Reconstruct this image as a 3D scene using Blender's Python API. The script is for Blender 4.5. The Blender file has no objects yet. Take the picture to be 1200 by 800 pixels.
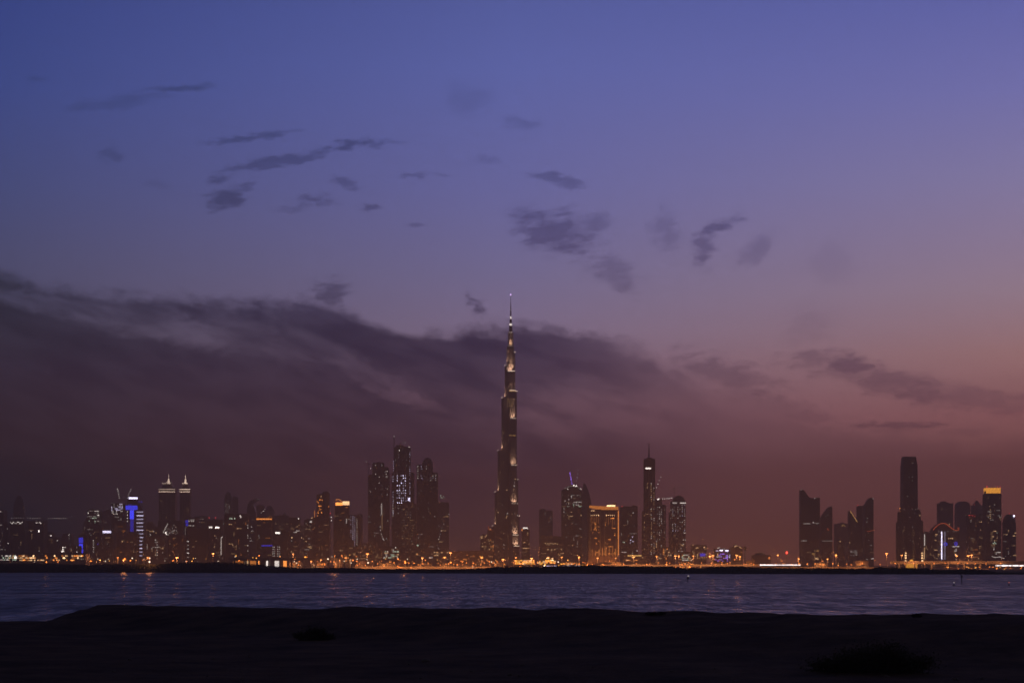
import bpy, math, random
from mathutils import Vector, noise, Matrix

random.seed(11)
SC = bpy.context.scene
COL = SC.collection
R = math.radians
# ------------------------------------------------------------------ survey: the photo's bearings turned into metres
F, CX, CY, CH = 2263.0, 600.0, 660.0, 12.0       # focal length in photo pixels, vanishing point, eye height (m)
GZ = 2.0                                         # city ground level
def wx(px, Y): return (px - CX) * Y / F
def wz(py, Y): return CH + (CY - py) * Y / F

# ------------------------------------------------------------------ mesh helpers
class MB:
    def __init__(s): s.v = []; s.f = []
    def add(s, vs, fs):
        n = len(s.v); s.v += [tuple(v) for v in vs]; s.f += [tuple(i + n for i in f) for f in fs]; return s
    def box(s, x0, x1, y0, y1, z0, z1):
        return s.add([(x0,y0,z0),(x1,y0,z0),(x1,y1,z0),(x0,y1,z0),(x0,y0,z1),(x1,y0,z1),(x1,y1,z1),(x0,y1,z1)],
                     [(0,3,2,1),(4,5,6,7),(0,1,5,4),(1,2,6,5),(2,3,7,6),(3,0,4,7)])
    def frustum(s, a, b, z0, z1):                # a, b: (x0,x1,y0,y1) at the foot and at the top
        return s.add([(a[0],a[2],z0),(a[1],a[2],z0),(a[1],a[3],z0),(a[0],a[3],z0),(b[0],b[2],z1),(b[1],b[2],z1),(b[1],b[3],z1),(b[0],b[3],z1)],
                     [(0,3,2,1),(4,5,6,7),(0,1,5,4),(1,2,6,5),(2,3,7,6),(3,0,4,7)])
    def rings(s, cx, cy, prof, n=20, ry=1.0):    # prof: [(radius, z)] bottom to top, elliptical section
        vs, fs = [], []
        for r, z in prof:
            for k in range(n):
                a = 2*math.pi*k/n
                vs.append((cx + r*math.cos(a), cy + r*ry*math.sin(a), z))
        for i in range(len(prof)-1):
            for k in range(n):
                j = (k+1) % n
                fs.append((i*n+k, i*n+j, (i+1)*n+j, (i+1)*n+k))
        fs.append(tuple(range(n-1,-1,-1))); fs.append(tuple((len(prof)-1)*n+k for k in range(n)))
        return s.add(vs, fs)
    def prism(s, pts, y0, y1):                   # outline in x,z given depth y0..y1
        n = len(pts)
        vs = [(x,y0,z) for x,z in pts] + [(x,y1,z) for x,z in pts]
        fs = [tuple(range(n)), tuple(range(2*n-1,n-1,-1))] + [(k,k+n,(k+1)%n+n,(k+1)%n) for k in range(n)]
        return s.add(vs, fs)
    def plan(s, pts, z0, z1):                    # outline in x,y given heights
        n = len(pts)
        vs = [(x,y,z0) for x,y in pts] + [(x,y,z1) for x,y in pts]
        fs = [tuple(range(n-1,-1,-1)), tuple(range(n,2*n))] + [(k,(k+1)%n,(k+1)%n+n,k+n) for k in range(n)]
        return s.add(vs, fs)
    def tube(s, p, q, r, r2=None, n=6):
        p, q = Vector(p), Vector(q); d = (q-p); r2 = r if r2 is None else r2
        u = d.orthogonal().normalized(); w = d.cross(u).normalized()
        vs = [c + (u*math.cos(2*math.pi*k/n) + w*math.sin(2*math.pi*k/n))*rr for c, rr in ((p,r),(q,r2)) for k in range(n)]
        return s.add(vs, [(k,(k+1)%n,(k+1)%n+n,k+n) for k in range(n)] + [tuple(range(n-1,-1,-1)), tuple(range(n,2*n))])
    def mesh(s, name, mat):
        me = bpy.data.meshes.new(name); me.from_pydata(s.v, [], s.f); me.update()
        if mat: me.materials.append(mat)
        return me
    def build(s, name, mat, parent=None, smooth=False):
        me = s.mesh(name, mat)
        if smooth:
            for p in me.polygons: p.use_smooth = True
        return put(name, me, parent)

def put(name, me, parent=None):
    o = bpy.data.objects.new(name, me); COL.objects.link(o)
    if parent is not None: o.parent = parent; o.matrix_parent_inverse = Matrix.Translation(parent.location).inverted()
    return o
def tag(o, label, cat, group=None, kind=None):
    if label: o['label'] = label
    if cat: o['category'] = cat
    if group: o['group'] = group
    if kind: o['kind'] = kind
    return o
def thing(name, label, cat, loc, group=None):
    o = bpy.data.objects.new(name, None); COL.objects.link(o); o.location = loc; o.empty_display_size = 1
    return tag(o, label, cat, group)

# ------------------------------------------------------------------ materials
def nt(name):
    m = bpy.data.materials.new(name); m.use_nodes = True
    t = m.node_tree; return m, t, t.nodes['Principled BSDF']
def N(t, typ, **kw):
    n = t.nodes.new(typ)
    for k, v in kw.items():
        if k.startswith('i_'):
            key = k[2:]; n.inputs[int(key) if key.isdigit() else key].default_value = v
        else: setattr(n, k, v)
    return n
def M2(t, op, a, b=None, c=None, clamp=False):
    n = t.nodes.new('ShaderNodeMath'); n.operation = op; n.use_clamp = clamp
    for i, v in enumerate((a, b, c)):
        if v is None: continue
        if isinstance(v, (int, float)): n.inputs[i].default_value = v
        else: t.links.new(v, n.inputs[i])
    return n.outputs[0]
def lin(c): return tuple(((x/255)/12.92 if x/255 <= .04045 else ((x/255+.055)/1.055)**2.4) for x in c)

def plain(name, col, rough=.7, metal=0, var=.25, scale=.15):
    m, t, b = nt(name)
    tc = N(t, 'ShaderNodeTexCoord'); nz = N(t, 'ShaderNodeTexNoise', i_Scale=scale, i_Detail=4.0)
    t.links.new(tc.outputs['Object'], nz.inputs['Vector'])
    mx = N(t, 'ShaderNodeMix', data_type='RGBA', blend_type='MIX')
    mx.inputs[6].default_value = tuple(c*(1-var) for c in col)+(1,); mx.inputs[7].default_value = tuple(min(1,c*(1+var)) for c in col)+(1,)
    t.links.new(nz.outputs['Fac'], mx.inputs[0]); t.links.new(mx.outputs[2], b.inputs['Base Color'])
    b.inputs['Roughness'].default_value = rough; b.inputs['Metallic'].default_value = metal
    return m

def emit(name, col, strength):
    m, t, b = nt(name)
    t.nodes.remove(b)
    tc = N(t, 'ShaderNodeObjectInfo')
    e = N(t, 'ShaderNodeEmission'); e.inputs[0].default_value = col+(1,)
    s = M2(t, 'MULTIPLY', M2(t, 'MULTIPLY_ADD', tc.outputs['Random'], .9, .45), strength*1.6)   # lamps are never all alike
    t.links.new(s, e.inputs[1])
    t.links.new(e.outputs[0], t.nodes['Material Output'].inputs[0])
    m.cycles.emission_sampling = 'NONE'
    return m

def facade(name, wall, glass, lit, litcol, power, cw=3.4, chh=3.9):
    """curtain wall: floors and bays of dark glass between slab edges; a few rooms are lit, each at its own level"""
    m, t, b = nt(name); L = t.links.new
    g = N(t, 'ShaderNodeNewGeometry'); oi = N(t, 'ShaderNodeObjectInfo')
    sx = N(t, 'ShaderNodeSeparateXYZ'); L(g.outputs['Position'], sx.inputs[0])
    nx = N(t, 'ShaderNodeSeparateXYZ'); L(g.outputs['True Normal'], nx.inputs[0])
    side = M2(t, 'GREATER_THAN', M2(t, 'ABSOLUTE', nx.outputs[0]), .75)
    hor = M2(t, 'ADD', M2(t, 'MULTIPLY', sx.outputs[0], M2(t, 'SUBTRACT', 1.0, side)), M2(t, 'MULTIPLY', sx.outputs[1], side))
    u = M2(t, 'DIVIDE', M2(t, 'ADD', hor, M2(t, 'MULTIPLY', oi.outputs['Random'], 50.0)), cw)
    v = M2(t, 'DIVIDE', sx.outputs[2], chh)
    fu, fv = M2(t, 'FRACT', u), M2(t, 'FRACT', v)
    iu, iv = M2(t, 'FLOOR', u), M2(t, 'FLOOR', v)
    inu = M2(t, 'MULTIPLY', M2(t, 'GREATER_THAN', fu, .16), M2(t, 'LESS_THAN', fu, .84))
    inv = M2(t, 'MULTIPLY', M2(t, 'GREATER_THAN', fv, .24), M2(t, 'LESS_THAN', fv, .8))
    vert = M2(t, 'LESS_THAN', M2(t, 'ABSOLUTE', nx.outputs[2]), .4)
    win = M2(t, 'MULTIPLY', M2(t, 'MULTIPLY', inu, inv), vert)
    cb = N(t, 'ShaderNodeCombineXYZ'); L(iu, cb.inputs[0]); L(iv, cb.inputs[1]); L(M2(t, 'MULTIPLY', oi.outputs['Random'], 91.0), cb.inputs[2])
    wn = N(t, 'ShaderNodeTexWhiteNoise', noise_dimensions='3D'); L(cb.outputs[0], wn.inputs['Vector'])
    nz = N(t, 'ShaderNodeTexNoise', i_Scale=.06, i_Detail=1.0); L(cb.outputs[0], nz.inputs['Vector'])
    thr = M2(t, 'MULTIPLY', M2(t, 'SUBTRACT', nz.outputs['Fac'], .25), lit*1.5)
    cf = N(t, 'ShaderNodeCombineXYZ'); L(iv, cf.inputs[0]); L(M2(t, 'MULTIPLY', oi.outputs['Random'], 37.0), cf.inputs[1])
    wf = N(t, 'ShaderNodeTexWhiteNoise', noise_dimensions='3D'); L(cf.outputs[0], wf.inputs['Vector'])
    thr = M2(t, 'MULTIPLY', thr, M2(t, 'MULTIPLY', M2(t, 'POWER', wf.outputs['Value'], 3.0), 4.0))
    on = M2(t, 'MULTIPLY', M2(t, 'LESS_THAN', wn.outputs['Value'], thr), win)
    sp = N(t, 'ShaderNodeSeparateColor'); L(wn.outputs['Color'], sp.inputs[0])
    pw = M2(t, 'MULTIPLY', M2(t, 'MULTIPLY', on, M2(t, 'POWER', sp.outputs[1], 2.0)), power*.55)
    tint = N(t, 'ShaderNodeMix', data_type='RGBA'); tint.inputs[6].default_value = litcol+(1,); tint.inputs[7].default_value = (1,.85,.75,1)
    L(sp.outputs[2], tint.inputs[0])
    base = N(t, 'ShaderNodeMix', data_type='RGBA'); base.inputs[6].default_value = wall+(1,); base.inputs[7].default_value = glass+(1,)
    L(win, base.inputs[0]); L(base.outputs[2], b.inputs['Base Color'])
    L(tint.outputs[2], b.inputs['Emission Color']); L(pw, b.inputs['Emission Strength'])
    rg = M2(t, 'MULTIPLY_ADD', win, -.35, .65); L(rg, b.inputs['Roughness'])
    m.cycles.emission_sampling = 'NONE'
    return m

WARM, WHITE, COOL, ORNG = (1,.58,.28), (1,.88,.8), (.8,.82,1), (1,.31,.06)
MAT = dict(
    dark   = facade('dark_glass_facade', (.07,.065,.065), (.02,.022,.026), .03, WARM, .5),
    glass  = facade('blue_glass_facade', (.09,.095,.11), (.025,.03,.04), .04, WHITE, .55),
    conc   = facade('concrete_facade', (.2,.18,.165), (.03,.03,.032), .075, WARM, .6),
    brown  = facade('brown_stone_facade', (.19,.12,.085), (.03,.025,.022), .055, ORNG, .6),
    raw    = facade('bare_concrete_frame', (.16,.15,.145), (.02,.02,.02), .05, WHITE, .6),
    steel  = facade('steel_and_glass_facade', (.3,.27,.24), (.16,.14,.13), .006, WARM, .4, 2.6, 3.6),
    low    = facade('low_block_facade', (.24,.2,.17), (.03,.03,.03), .16, WARM, .8, 4.0, 4.0),
    roof   = plain('roof_felt', (.12,.115,.11)),
    metal  = plain('painted_steel', (.16,.155,.15), .5, .3),
    deck   = plain('bridge_concrete', (.32,.3,.27)),
    pale   = plain('pale_stone', (.42,.37,.3)),
    pole   = plain('galvanised_pole', (.2,.2,.2), .5, .5),
    W1 = emit('window_white', WHITE, 1.0), W2 = emit('window_white_bright', WHITE, 3.2), WD = emit('window_white_dim', WHITE, .3),
    A1 = emit('window_amber', WARM, .85), A2 = emit('window_amber_bright', WARM, 2.4), AD = emit('window_amber_dim', WARM, .24),
    O1 = emit('orange_light', ORNG, 1.25), O2 = emit('orange_light_bright', ORNG, 2.4), OD = emit('orange_light_dim', ORNG, .32),
    Y2 = emit('yellow_glow', (1,.4,.05), 1.0), G1 = emit('gold_light', (1,.55,.16), .9),
    LS = emit('strip_glow', (1,.86,.82), 2.2), L1 = emit('lilac_light', (.78,.7,1), 1.0), L2 = emit('lilac_light_bright', (.78,.72,1), 3.6),
    P1 = emit('purple_light', (.35,.16,1), 1.6), B1 = emit('blue_light', (.05,.06,1), 1.25), BD = emit('blue_light_dim', (.06,.06,1), .45),
    R1 = emit('red_light', (1,.07,.06), 1.6), RO = emit('red_orange_light', (1,.16,.05), .62), R2 = emit('red_light_bright', (1,.06,.04), 5), GN = emit('greenish_light', (.8,1,.75), .9),
    SO = emit('sodium_lamp', (1,.24,.04), 3.0), SB = emit('sodium_lamp_bright', (1,.3,.07), 6), SW = emit('white_lamp', (1,.76,.55), 2.6), SY = emit('yellow_lamp', (1,.4,.07), 2.4),
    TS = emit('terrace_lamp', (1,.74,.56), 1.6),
)

# ------------------------------------------------------------------ buildings
SHARE = {}
def unit(matkey, w, h, d=.5):
    k = (matkey, round(w,1), round(h,1))
    if k not in SHARE: SHARE[k] = MB().box(-w/2,w/2,-d,0,-h/2,h/2).mesh('window', MAT[matkey])
    return SHARE[k]

class Bld:
    """one building; shapes are given by their bearings, and turned to metres at distance Y"""
    def __init__(s, name, label, Y, mat='conc', cat='building', group=None):
        if Y > 6200: Y = min(6900+(Y-6200)*4, 8900)                # the rear rows stand well behind, deeper in the haze
        s.Y = Y; s.mat = mat; s.segs = []; s.root = None; s.n = 0; s.args = (name, label, cat, group); s.nw = 0
    def _root(s, xc):
        if s.root is None:
            n, l, c, g = s.args; s.root = thing(n, l, c, (wx(xc, s.Y), s.Y, GZ), g)
    def depth(s, w): s.n += 1; return min(max(w, 14), 46) + .37*s.n
    def shape(s, kind, x0, x1, yt, yb=None, part='wall', mat=None, d=None, trim=True, **k):
        s._root((x0+x1)/2); Y = s.Y
        X0, X1, zt = wx(x0,Y), wx(x1,Y), wz(yt,Y); zb = GZ-.5 if yb is None else wz(yb,Y)
        w = X1-X0; dp = s.depth(w) if d is None else d; y0, y1 = Y+25-dp/2, Y+25+dp/2; cx = (X0+X1)/2
        m = MB(); mt = MAT[mat or s.mat]; smooth = False
        if kind == 'box':
            m.box(X0,X1,y0,y1,zb,zt)
            if trim and w > 12:
                nb = max(2, int(w/9)); pw = min(1.2, w*.04)
                for i in range(nb+1):                                   # piers standing proud of the glass
                    px_ = X0 + (w-pw)*i/nb
                    m.box(px_, px_+pw, y0-.7, y0-.003, zb, zt-.6)
                nd = max(2, int(dp/9))
                for i in range(nd+1):
                    py_ = y0+.2 + (dp-pw-.4)*i/nd
                    m.box(X0-.7, X0-.003, py_, py_+pw, zb, zt-.6); m.box(X1+.003, X1+.7, py_, py_+pw, zb, zt-.6)
        elif kind == 'rnd':
            rr = w/2; m.rings(cx, Y+25, [(rr,zb),(rr,zt)], 28, dp/w)
        elif kind == 'tap':
            a = k['top']; t0, t1 = wx(a[0],Y), wx(a[1],Y); dd = dp*(t1-t0)/w
            m.frustum((X0,X1,y0,y1), (t0,t1,Y+25-dd/2,Y+25+dd/2), zb, zt)
        elif kind == 'dome':
            q = k.get('q', .5); rr = w/2; m.rings(cx, Y+25, [(max(.15,rr*(1-(i/12)**2)**q), zb+(zt-zb)*i/12) for i in range(13)], 24, dp/w); 
        elif kind == 'prof':
            pts = [(wx(a,Y), wz(b,Y) if b is not None else GZ-.5) for a, b in k['pts']]
            m.prism(pts[::-1], y0, y1)
        o = m.build(part, mt, s.root)
        s.segs.append((x0,x1,yt,999 if yb is None else yb,kind,y0,dp,cx,w))
        if kind == 'box' and trim and w > 10 and part == 'wall':
            pr = MB(); e = .9
            for a in ((X0,X1,y0,y0+e),(X0,X1,y1-e,y1),(X0,X0+e,y0+e+.002,y1-e-.002),(X1-e,X1,y0+e+.002,y1-e-.002)): pr.box(a[0],a[1],a[2],a[3],zt+.003,zt+1.3)
            pr.build('parapet', MAT['roof'], s.root)
            rp = MB(); a = X0+w*random.uniform(.15,.4); b_ = X1-w*random.uniform(.15,.4); h = random.uniform(2,4.5)
            rp.box(a,b_,Y+25-dp*.25,Y+25+dp*.2,zt+.003,zt+h); rp.box(a+1,a+1.8,Y+25,Y+25.8,zt+h+.002,zt+h+2.5)
            rp.build('roof_plant', MAT['roof'], s.root)
        return s
    def box(s, x0, x1, yt, yb=None, **k): return s.shape('box', x0, x1, yt, yb, **k)
    def front(s, px, py):
        best = None; X = wx(px, s.Y)
        for x0,x1,yt,yb,kind,y0,dp,cx,w in s.segs:
            if x0-.6 <= px <= x1+.6 and yt-.8 <= py <= yb:
                f = y0
                if kind in ('rnd','dome'):
                    q = max(0, 1-((X-cx)/(w/2))**2); f = s.Y+25-dp/2*math.sqrt(q)
                best = f if best is None else min(best, f)
        return best if best is not None else s.Y+24
    def win(s, px, py, mk, w=2.4, h=2.2, name='window'):
        if s.nw >= 98: return
        s.nw += 1
        o = put(name, unit(mk, w, h)); o.parent = s.root
        o.location = Vector((wx(px,s.Y), s.front(px,py)-.75, wz(py,s.Y))) - s.root.location
    def rand(s, x0, x1, y0, y1, n, mks, w=2.4, h=2.1, px=1.35, py=1.6):
        nx, ny = max(1,int((x1-x0)/px)), max(1,int((y1-y0)/py)); mks = mks.split(); done = set(); tries = 0
        while len(done) < min(n,(nx+1)*(ny+1)) and tries < 4*n:                 # lit rooms come in runs along a floor or up a stair
            tries += 1; i, j = random.randint(0,nx), random.randint(0,ny); mk = random.choice(mks); run = random.choice((1,1,2,3,4)); up = random.random() < .25
            for k in range(run):
                a, b_ = (i, j+k) if up else (i+k, j)
                if a > nx or b_ > ny or (a,b_) in done or len(done) >= n: continue
                done.add((a,b_)); s.win(x0+(x1-x0)*a/max(1,nx), y0+(y1-y0)*b_/max(1,ny), mk, w*random.uniform(.75,1.1), h)
        return s
    def cols(s, xs, y0, y1, step, prob, mks, w=2.0, h=2.6):
        mks = mks.split()
        for x in xs:
            y = y0
            while y <= y1:
                if random.random() < prob: s.win(x, y, random.choice(mks), w, h)
                y += step
        return s
    def pts(s, ps, mk, w=2.8, h=2.4):
        for x, y in ps: s.win(x, y, mk, w, h)
        return s
    def panel(s, name, x0, x1, y0, y1, mk, proud=1.2):
        fy = min(s.front(x0+.3,(y0+y1)/2), s.front((x0+x1)/2,(y0+y1)/2), s.front(x1-.3,(y0+y1)/2))
        MB().box(wx(x0,s.Y), wx(x1,s.Y), fy-proud-.5, fy-.8, wz(y1,s.Y), wz(y0,s.Y)).build(name, MAT[mk], s.root); return s
    def line(s, name, pts, r, mk, dy=1.5):
        m = MB()
        for (a,b),(c,d) in zip(pts, pts[1:]):
            fy = min(s.front(a,b), s.front(c,d)) - dy
            m.tube((wx(a,s.Y),fy,wz(b,s.Y)), (wx(c,s.Y),fy,wz(d,s.Y)), r)
        m.build(name, MAT[mk], s.root); return s
    def mast(s, name, x, yt, yb, r=1.0, mk='metal', r2=.35):
        MB().tube((wx(x,s.Y),s.Y+25,wz(yb,s.Y)), (wx(x,s.Y),s.Y+25,wz(yt,s.Y)), r, r2, 8).build(name, MAT[mk], s.root); return s
    def beacon(s, ps, mk='R1', r=1.3):
        for x, y in ps:
            fy = s.front(x, y+1)
            c = (wx(x,s.Y), fy+2, wz(y,s.Y))
            m = MB().rings(c[0], c[1], [(r*math.sin(math.pi*i/6)+.02, c[2]-r*math.cos(math.pi*i/6)) for i in range(7)], 8)
            m.tube((c[0],c[1],c[2]-r-3.5),(c[0],c[1],c[2]-r+.1),.25)
            m.build('beacon', MAT[mk], s.root)
        return s
    def clad(s, name, xs, y0, y1, w, mat):       # pilasters of another stone on the front
        m = MB()
        for x in xs:
            X = wx(x,s.Y); fy = s.front(x,(y0+y1)/2); m.box(X-w/2,X+w/2,fy-1.6,fy-.72,GZ if y1 is None else wz(y1,s.Y),wz(y0,s.Y))
        m.build(name, MAT[mat], s.root); return s

def crane(label, Y, base, foot, tip, jib_back=4, mk='L1', nl=6, mast_w=1.3, lamp=1.3):
    """luffing or flat tower crane: lattice mast up to foot, jib out to tip, lamps along the jib"""
    bx, by = base; fx, fy = foot; tx, ty = tip
    r = thing('tower_crane', label, 'crane', (wx(bx,Y), Y+60, wz(by,Y)))
    yy = Y+60
    a, b = Vector((wx(bx,Y),yy,wz(by,Y))), Vector((wx(fx,Y),yy,wz(fy,Y))); t = Vector((wx(tx,Y),yy,wz(ty,Y)))
    m = MB(); w = mast_w
    for dx, dy in ((-w,-w),(w,-w),(w,w),(-w,w)): m.tube(a+Vector((dx,dy,0)), b+Vector((dx,dy,0)), .22, n=4)
    nseg = max(2, int((b.z-a.z)/(2.6*w)))
    for i in range(nseg):
        z0 = a.z+(b.z-a.z)*i/nseg; z1 = a.z+(b.z-a.z)*(i+1)/nseg; sg = 1 if i % 2 else -1
        for dy in (-w,w): m.tube((a.x-sg*w,yy+dy,z0),(a.x+sg*w,yy+dy,z1),.14,n=4)
    m.build('mast', MAT['metal'], r)
    m = MB(); d = (t-b); up = Vector((0,1,0)).cross(d).normalized()*1.1
    n = max(4, int(d.length/4))
    m.tube(b+up, t, .2, n=4); m.tube(b-up, t-up*.3, .2, n=4)
    for i in range(n):
        p, q = b+d*(i/n), b+d*((i+1)/n); m.tube(p+up*(1-i/n), q-up*(1-i/n), .13, n=4)
    m.build('jib', MAT['metal'], r)
    s = -1 if t.x > b.x else 1
    m = MB().box(min(b.x,b.x+s*jib_back*2.6), max(b.x,b.x+s*jib_back*2.6), yy-.8, yy+.8, b.z-.6, b.z+.6)
    m.box(b.x+s*jib_back*2.6-1.5, b.x+s*jib_back*2.6+1.5, yy-1.4, yy+1.4, b.z-3, b.z-.603); m.build('counter_jib', MAT['metal'], r)
    MB().box(b.x-1.1,b.x+1.1,yy-3.2,yy-1.2,b.z-1.5,b.z+1.2).build('cab', MAT['metal'], r)
    lm = MB().rings(0,0,[(lamp*math.sin(math.pi*i/6)+.02, -lamp*math.cos(math.pi*i/6)) for i in range(7)],8).mesh('jib_lamp', MAT[mk])
    for i in range(nl):
        o = put('jib_lamp', lm); o.parent = r
        o.location = b+d*((i+1)/nl)+Vector((0,-1.6,0)) - r.location
    return r

B = Bld
# ---- left end
b = B('apartment_block','dark block cut by the photo\'s left edge, speckled with dim lit rooms',5750).box(-14,3.5,598).box(2,8,612); b.pts([(.6,599),(1,615)],'W1').rand(-3,7,603,645,12,'AD WD').pts([(8,636)],'W1').beacon([(6,638)],'R1')
b = B('office_tower','dark round tower with a pointed bullet top near the left edge',6450,'dark').shape('rnd',13.5,27.8,597).shape('dome',13.5,27.8,580,597.02,part='roof',q=.62); b.beacon([(26.5,595)],'A2').rand(14.5,26,600,640,8,'AD')
b = B('apartment_block','dark block under the bullet-topped tower with a row of bright windows along its top',5800,'dark').box(10.5,28,609.5); b.pts([(x,611.5+random.choice((0,1.4))) for x in (12.3,13.4,14.6,15.6,17.5,19,20.4,21.6,22.8,24,26)],'W1').rand(12,27,618,645,7,'AD')
b = B('office_block','dark block under the lit crane jib, with one bright white window',5900).box(32,51,610.5); b.pts([(42.5,612.3),(43.7,611.8),(45.8,612.3),(46.8,611.5),(47.5,612.6)],'W1').pts([(45.5,622)],'W2',2.6,6).pts([(36.5,622)],'W1').rand(33,50,616,650,12,'AD WD')
b = B('office_block','stepped dark block with a single white roof lamp, right of the crane jib',6150).box(50,61,624).box(58,67.5,630); b.pts([(59,627.2)],'W2',3,2.6).pts([(66.5,633),(51.3,633)],'W1').rand(52,67,632,650,9,'AD')
b = B('office_block','small block with one white lamp at its top corner, left of the blue lit block',6300).box(71.5,83,625.3); b.pts([(80.5,626.3)],'W2').rand(72.5,82,626.5,645,14,'AD WD')
b = B('low_block','small low block with a bright stair window over the orange arcade',5400,'low').box(70,91,639.5); b.pts([(73.5,641),(73.7,643.4),(74.4,645.5),(72.6,645.8)],'W2',2.8,3).rand(71,90,641,650,10,'A1 W1 WD')
b = B('blue_lit_block','dark block with a glowing blue panel down its left side',5500,'dark').box(90.5,101,627); b.panel('blue_panel',91.5,96.3,629.5,636,'B1').panel('blue_panel',91.7,96,637,642,'B1').panel('blue_panel',92,96.4,643,648.5,'B1'); b.rand(97,100.5,630,648,4,'AD')
b = B('office_tower','dark tower with a slanted top leaning on the floodlit raw concrete tower',6250,'glass').shape('prof',94,104.5,602,pts=[(94.5,None),(95,626),(97,612),(103.5,602),(104.5,None)]); b.rand(97,103,614,648,10,'AD WD')
b = B('unfinished_tower','unfinished concrete tower with white work lights over its top floors, no crane jib',6000,'raw').box(102,115.6,598).box(103,109,596,598.1,part='roof_storey'); b.rand(102.8,115,598.5,603,14,'W1 WD W2').rand(102.8,115,605,612,13,'WD W1 GN').pts([(x,604.8) for x in (102.6,104.5,106.5,109,111,113.5)],'WD').rand(103,115,615,648,16,'WD AD').cols([109,112],633,647,2.6,.8,'W1')
b = B('office_tower','wide dark tower with an angled roof behind the white rooftop sign bar',6500,'dark').shape('prof',115,132,597,pts=[(115,None),(115.3,602),(124,597),(131.5,596),(132,None)]); b.rand(116,131,604,640,8,'AD WD')
b = B('office_block','dark block topped by a glowing white sign bar, left of the blue lit tower',5550,'dark').box(112,132.5,623.6,); b.panel('sign',120.3,130,621.6,624.2,'L2').pts([(114.5,637)],'BD').rand(113,131,628,650,9,'AD')
b = B('unfinished_tower','unfinished tower with two lit luffing cranes and white floodlit top floors',6100,'raw').box(129.8,143.8,590); b.rand(130.5,143,590.5,600.5,34,'W1 WD L1',2.4,3.4).rand(131,143,602,609,12,'WD W1').rand(131,143,613,648,16,'AD WD')
crane('steep lit crane jib leaning left above the floodlit unfinished tower',6100,(136.5,589),(136,584.5),(133.2,572),mk='W1')
crane('lit crane jib leaning right, just left of the blue lit tower',6100,(142.6,589),(144,584.5),(149,572.5),mk='W1',nl=5)
crane('tower crane with a long flat jib of white lamps crossing the bullet-topped tower',6150,(44,662),(44,606.6),(8,606.2),2.0,'W1',13,lamp=.8)
crane('tower crane with a flat dotted jib reaching over the low blocks at the left',6250,(49,662),(49,606.9),(72,606.4),1.5,'W1',9,lamp=.8)
b = B('brown_block','reddish brown block with one pale stone pilaster, left of the blue lit tower',5600,'brown').box(132.5,147.5,611.5); b.clad('pilaster',[134.8],612.5,650,6,'pale').rand(136,147,615,648,14,'AD OD').pts([(143,634)],'A1')  # red wash and lit pier are put into the stone colours
b = B('blue_lit_tower','tower with a glowing blue band and stripe and white bars down its right side',5650,'glass').shape('prof',147.5,168,584.2,pts=[(147.5,None),(147.8,598),(149.2,584.4),(159.3,584.2),(162.5,589),(166.8,597),(168,603),(168,None)])
b.panel('roof_light',149.3,159.2,582.2,584.3,'L2').panel('blue_band',147.3,161,592,597,'B1').panel('blue_stripe',152.2,156.8,597.3,608,'B1').panel('blue_stripe',152.6,156.4,608.3,622.5,'BD')
for i in range(13): b.panel('light_bar',160-.0*i if i < 6 else 160.6,167.8 if i < 8 else 166.6,599+4.25*i,600.2+4.25*i,'L1')
b.cols([149.3],599.5,623,3.6,1,'W1').rand(151,166,586,591,7,'WD BD').rand(148.6,159,625,650,8,'AD')
b = B('brown_block','plain dark reddish block standing before the foot of the blue lit tower',5300,'brown').box(146,159.8,625); b.rand(147,159,628,650,7,'OD AD')
b = B('apartment_block','pale block with warm lit floors between the blue tower and the twin towers',6000,'low').box(168.5,185,617.5).box(170,178,612); b.rand(169,184,619,636,26,'A1 AD W1').pts([(168.8,631),(170,634),(173.5,628.5),(169.5,640)],'A2')
for (x0,x1,sp,lab) in ((186,205,196.2,'larger of two matching towers with lit spires and a double white band'),(210.3,222,216,'slimmer right-hand twin tower with a lit spire and double white band')):
    w = x1-x0; c = (x0+x1)/2
    b = B('twin_tower',lab,6250,'brown',group='twin towers with lit spires').box(x0,x1,571.5,trim=False).shape('tap',x0+w*.18,x1-w*.18,566.5,571.6,part='crown_neck',top=(x0+w*.24,x1-w*.24))
    b.panel('light_band',x0-.1,x1+.1,572.7,573.3,'TS').panel('light_band',x0-.1,x1+.1,575.6,576.2,'TS')
    b.line('crown_arc',[(c-w*.29,565.2),(c-w*.2,566.6),(c-w*.08,566.2),(c,564.5),(c+w*.08,566.2),(c+w*.2,566.6),(c+w*.29,565.2)],.9,'TS',4)
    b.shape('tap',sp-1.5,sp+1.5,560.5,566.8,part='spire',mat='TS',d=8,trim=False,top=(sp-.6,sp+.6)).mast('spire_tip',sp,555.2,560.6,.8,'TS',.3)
    b.clad('pilaster',[x0+w*.25,x0+w*.5,x0+w*.75],578,650,1.6,'pale').rand(x0+2,x1-2,580,612,10,'AD')
b = B('apartment_block','dark block below the twin towers, its front sprinkled with sparkling white lights',5750,'conc').box(185,213,610.5); b.line('roof_light',[(191.2,624),(193,620),(196.8,613)],.8,'W1').pts([(195,625.5),(194,624)],'W2',3.4,3)
for i in range(60):
    a, rr = random.uniform(-1.9,1.9), random.uniform(.1,1)**.7; b.win(203+9*rr*math.sin(a)*.95-2*rr, 628-15*rr*abs(math.cos(a*.8)), random.choice(('WD','WD','W1','AD')), 1.5, 1.5)
b = B('low_block','low dark block with a column of small warm windows, left of the sparkling block',5250,'low').box(170,193,628); b.rand(171,192,631,652,24,'AD WD A1').cols([182,184],632,650,3,.7,'W1',1.6,1.6)
b = B('low_block','low dark block with dim warm windows before the sparkling block',5330,'brown').box(193.5,215.5,627.5); b.rand(195,214,630,652,20,'AD OD')
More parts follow.
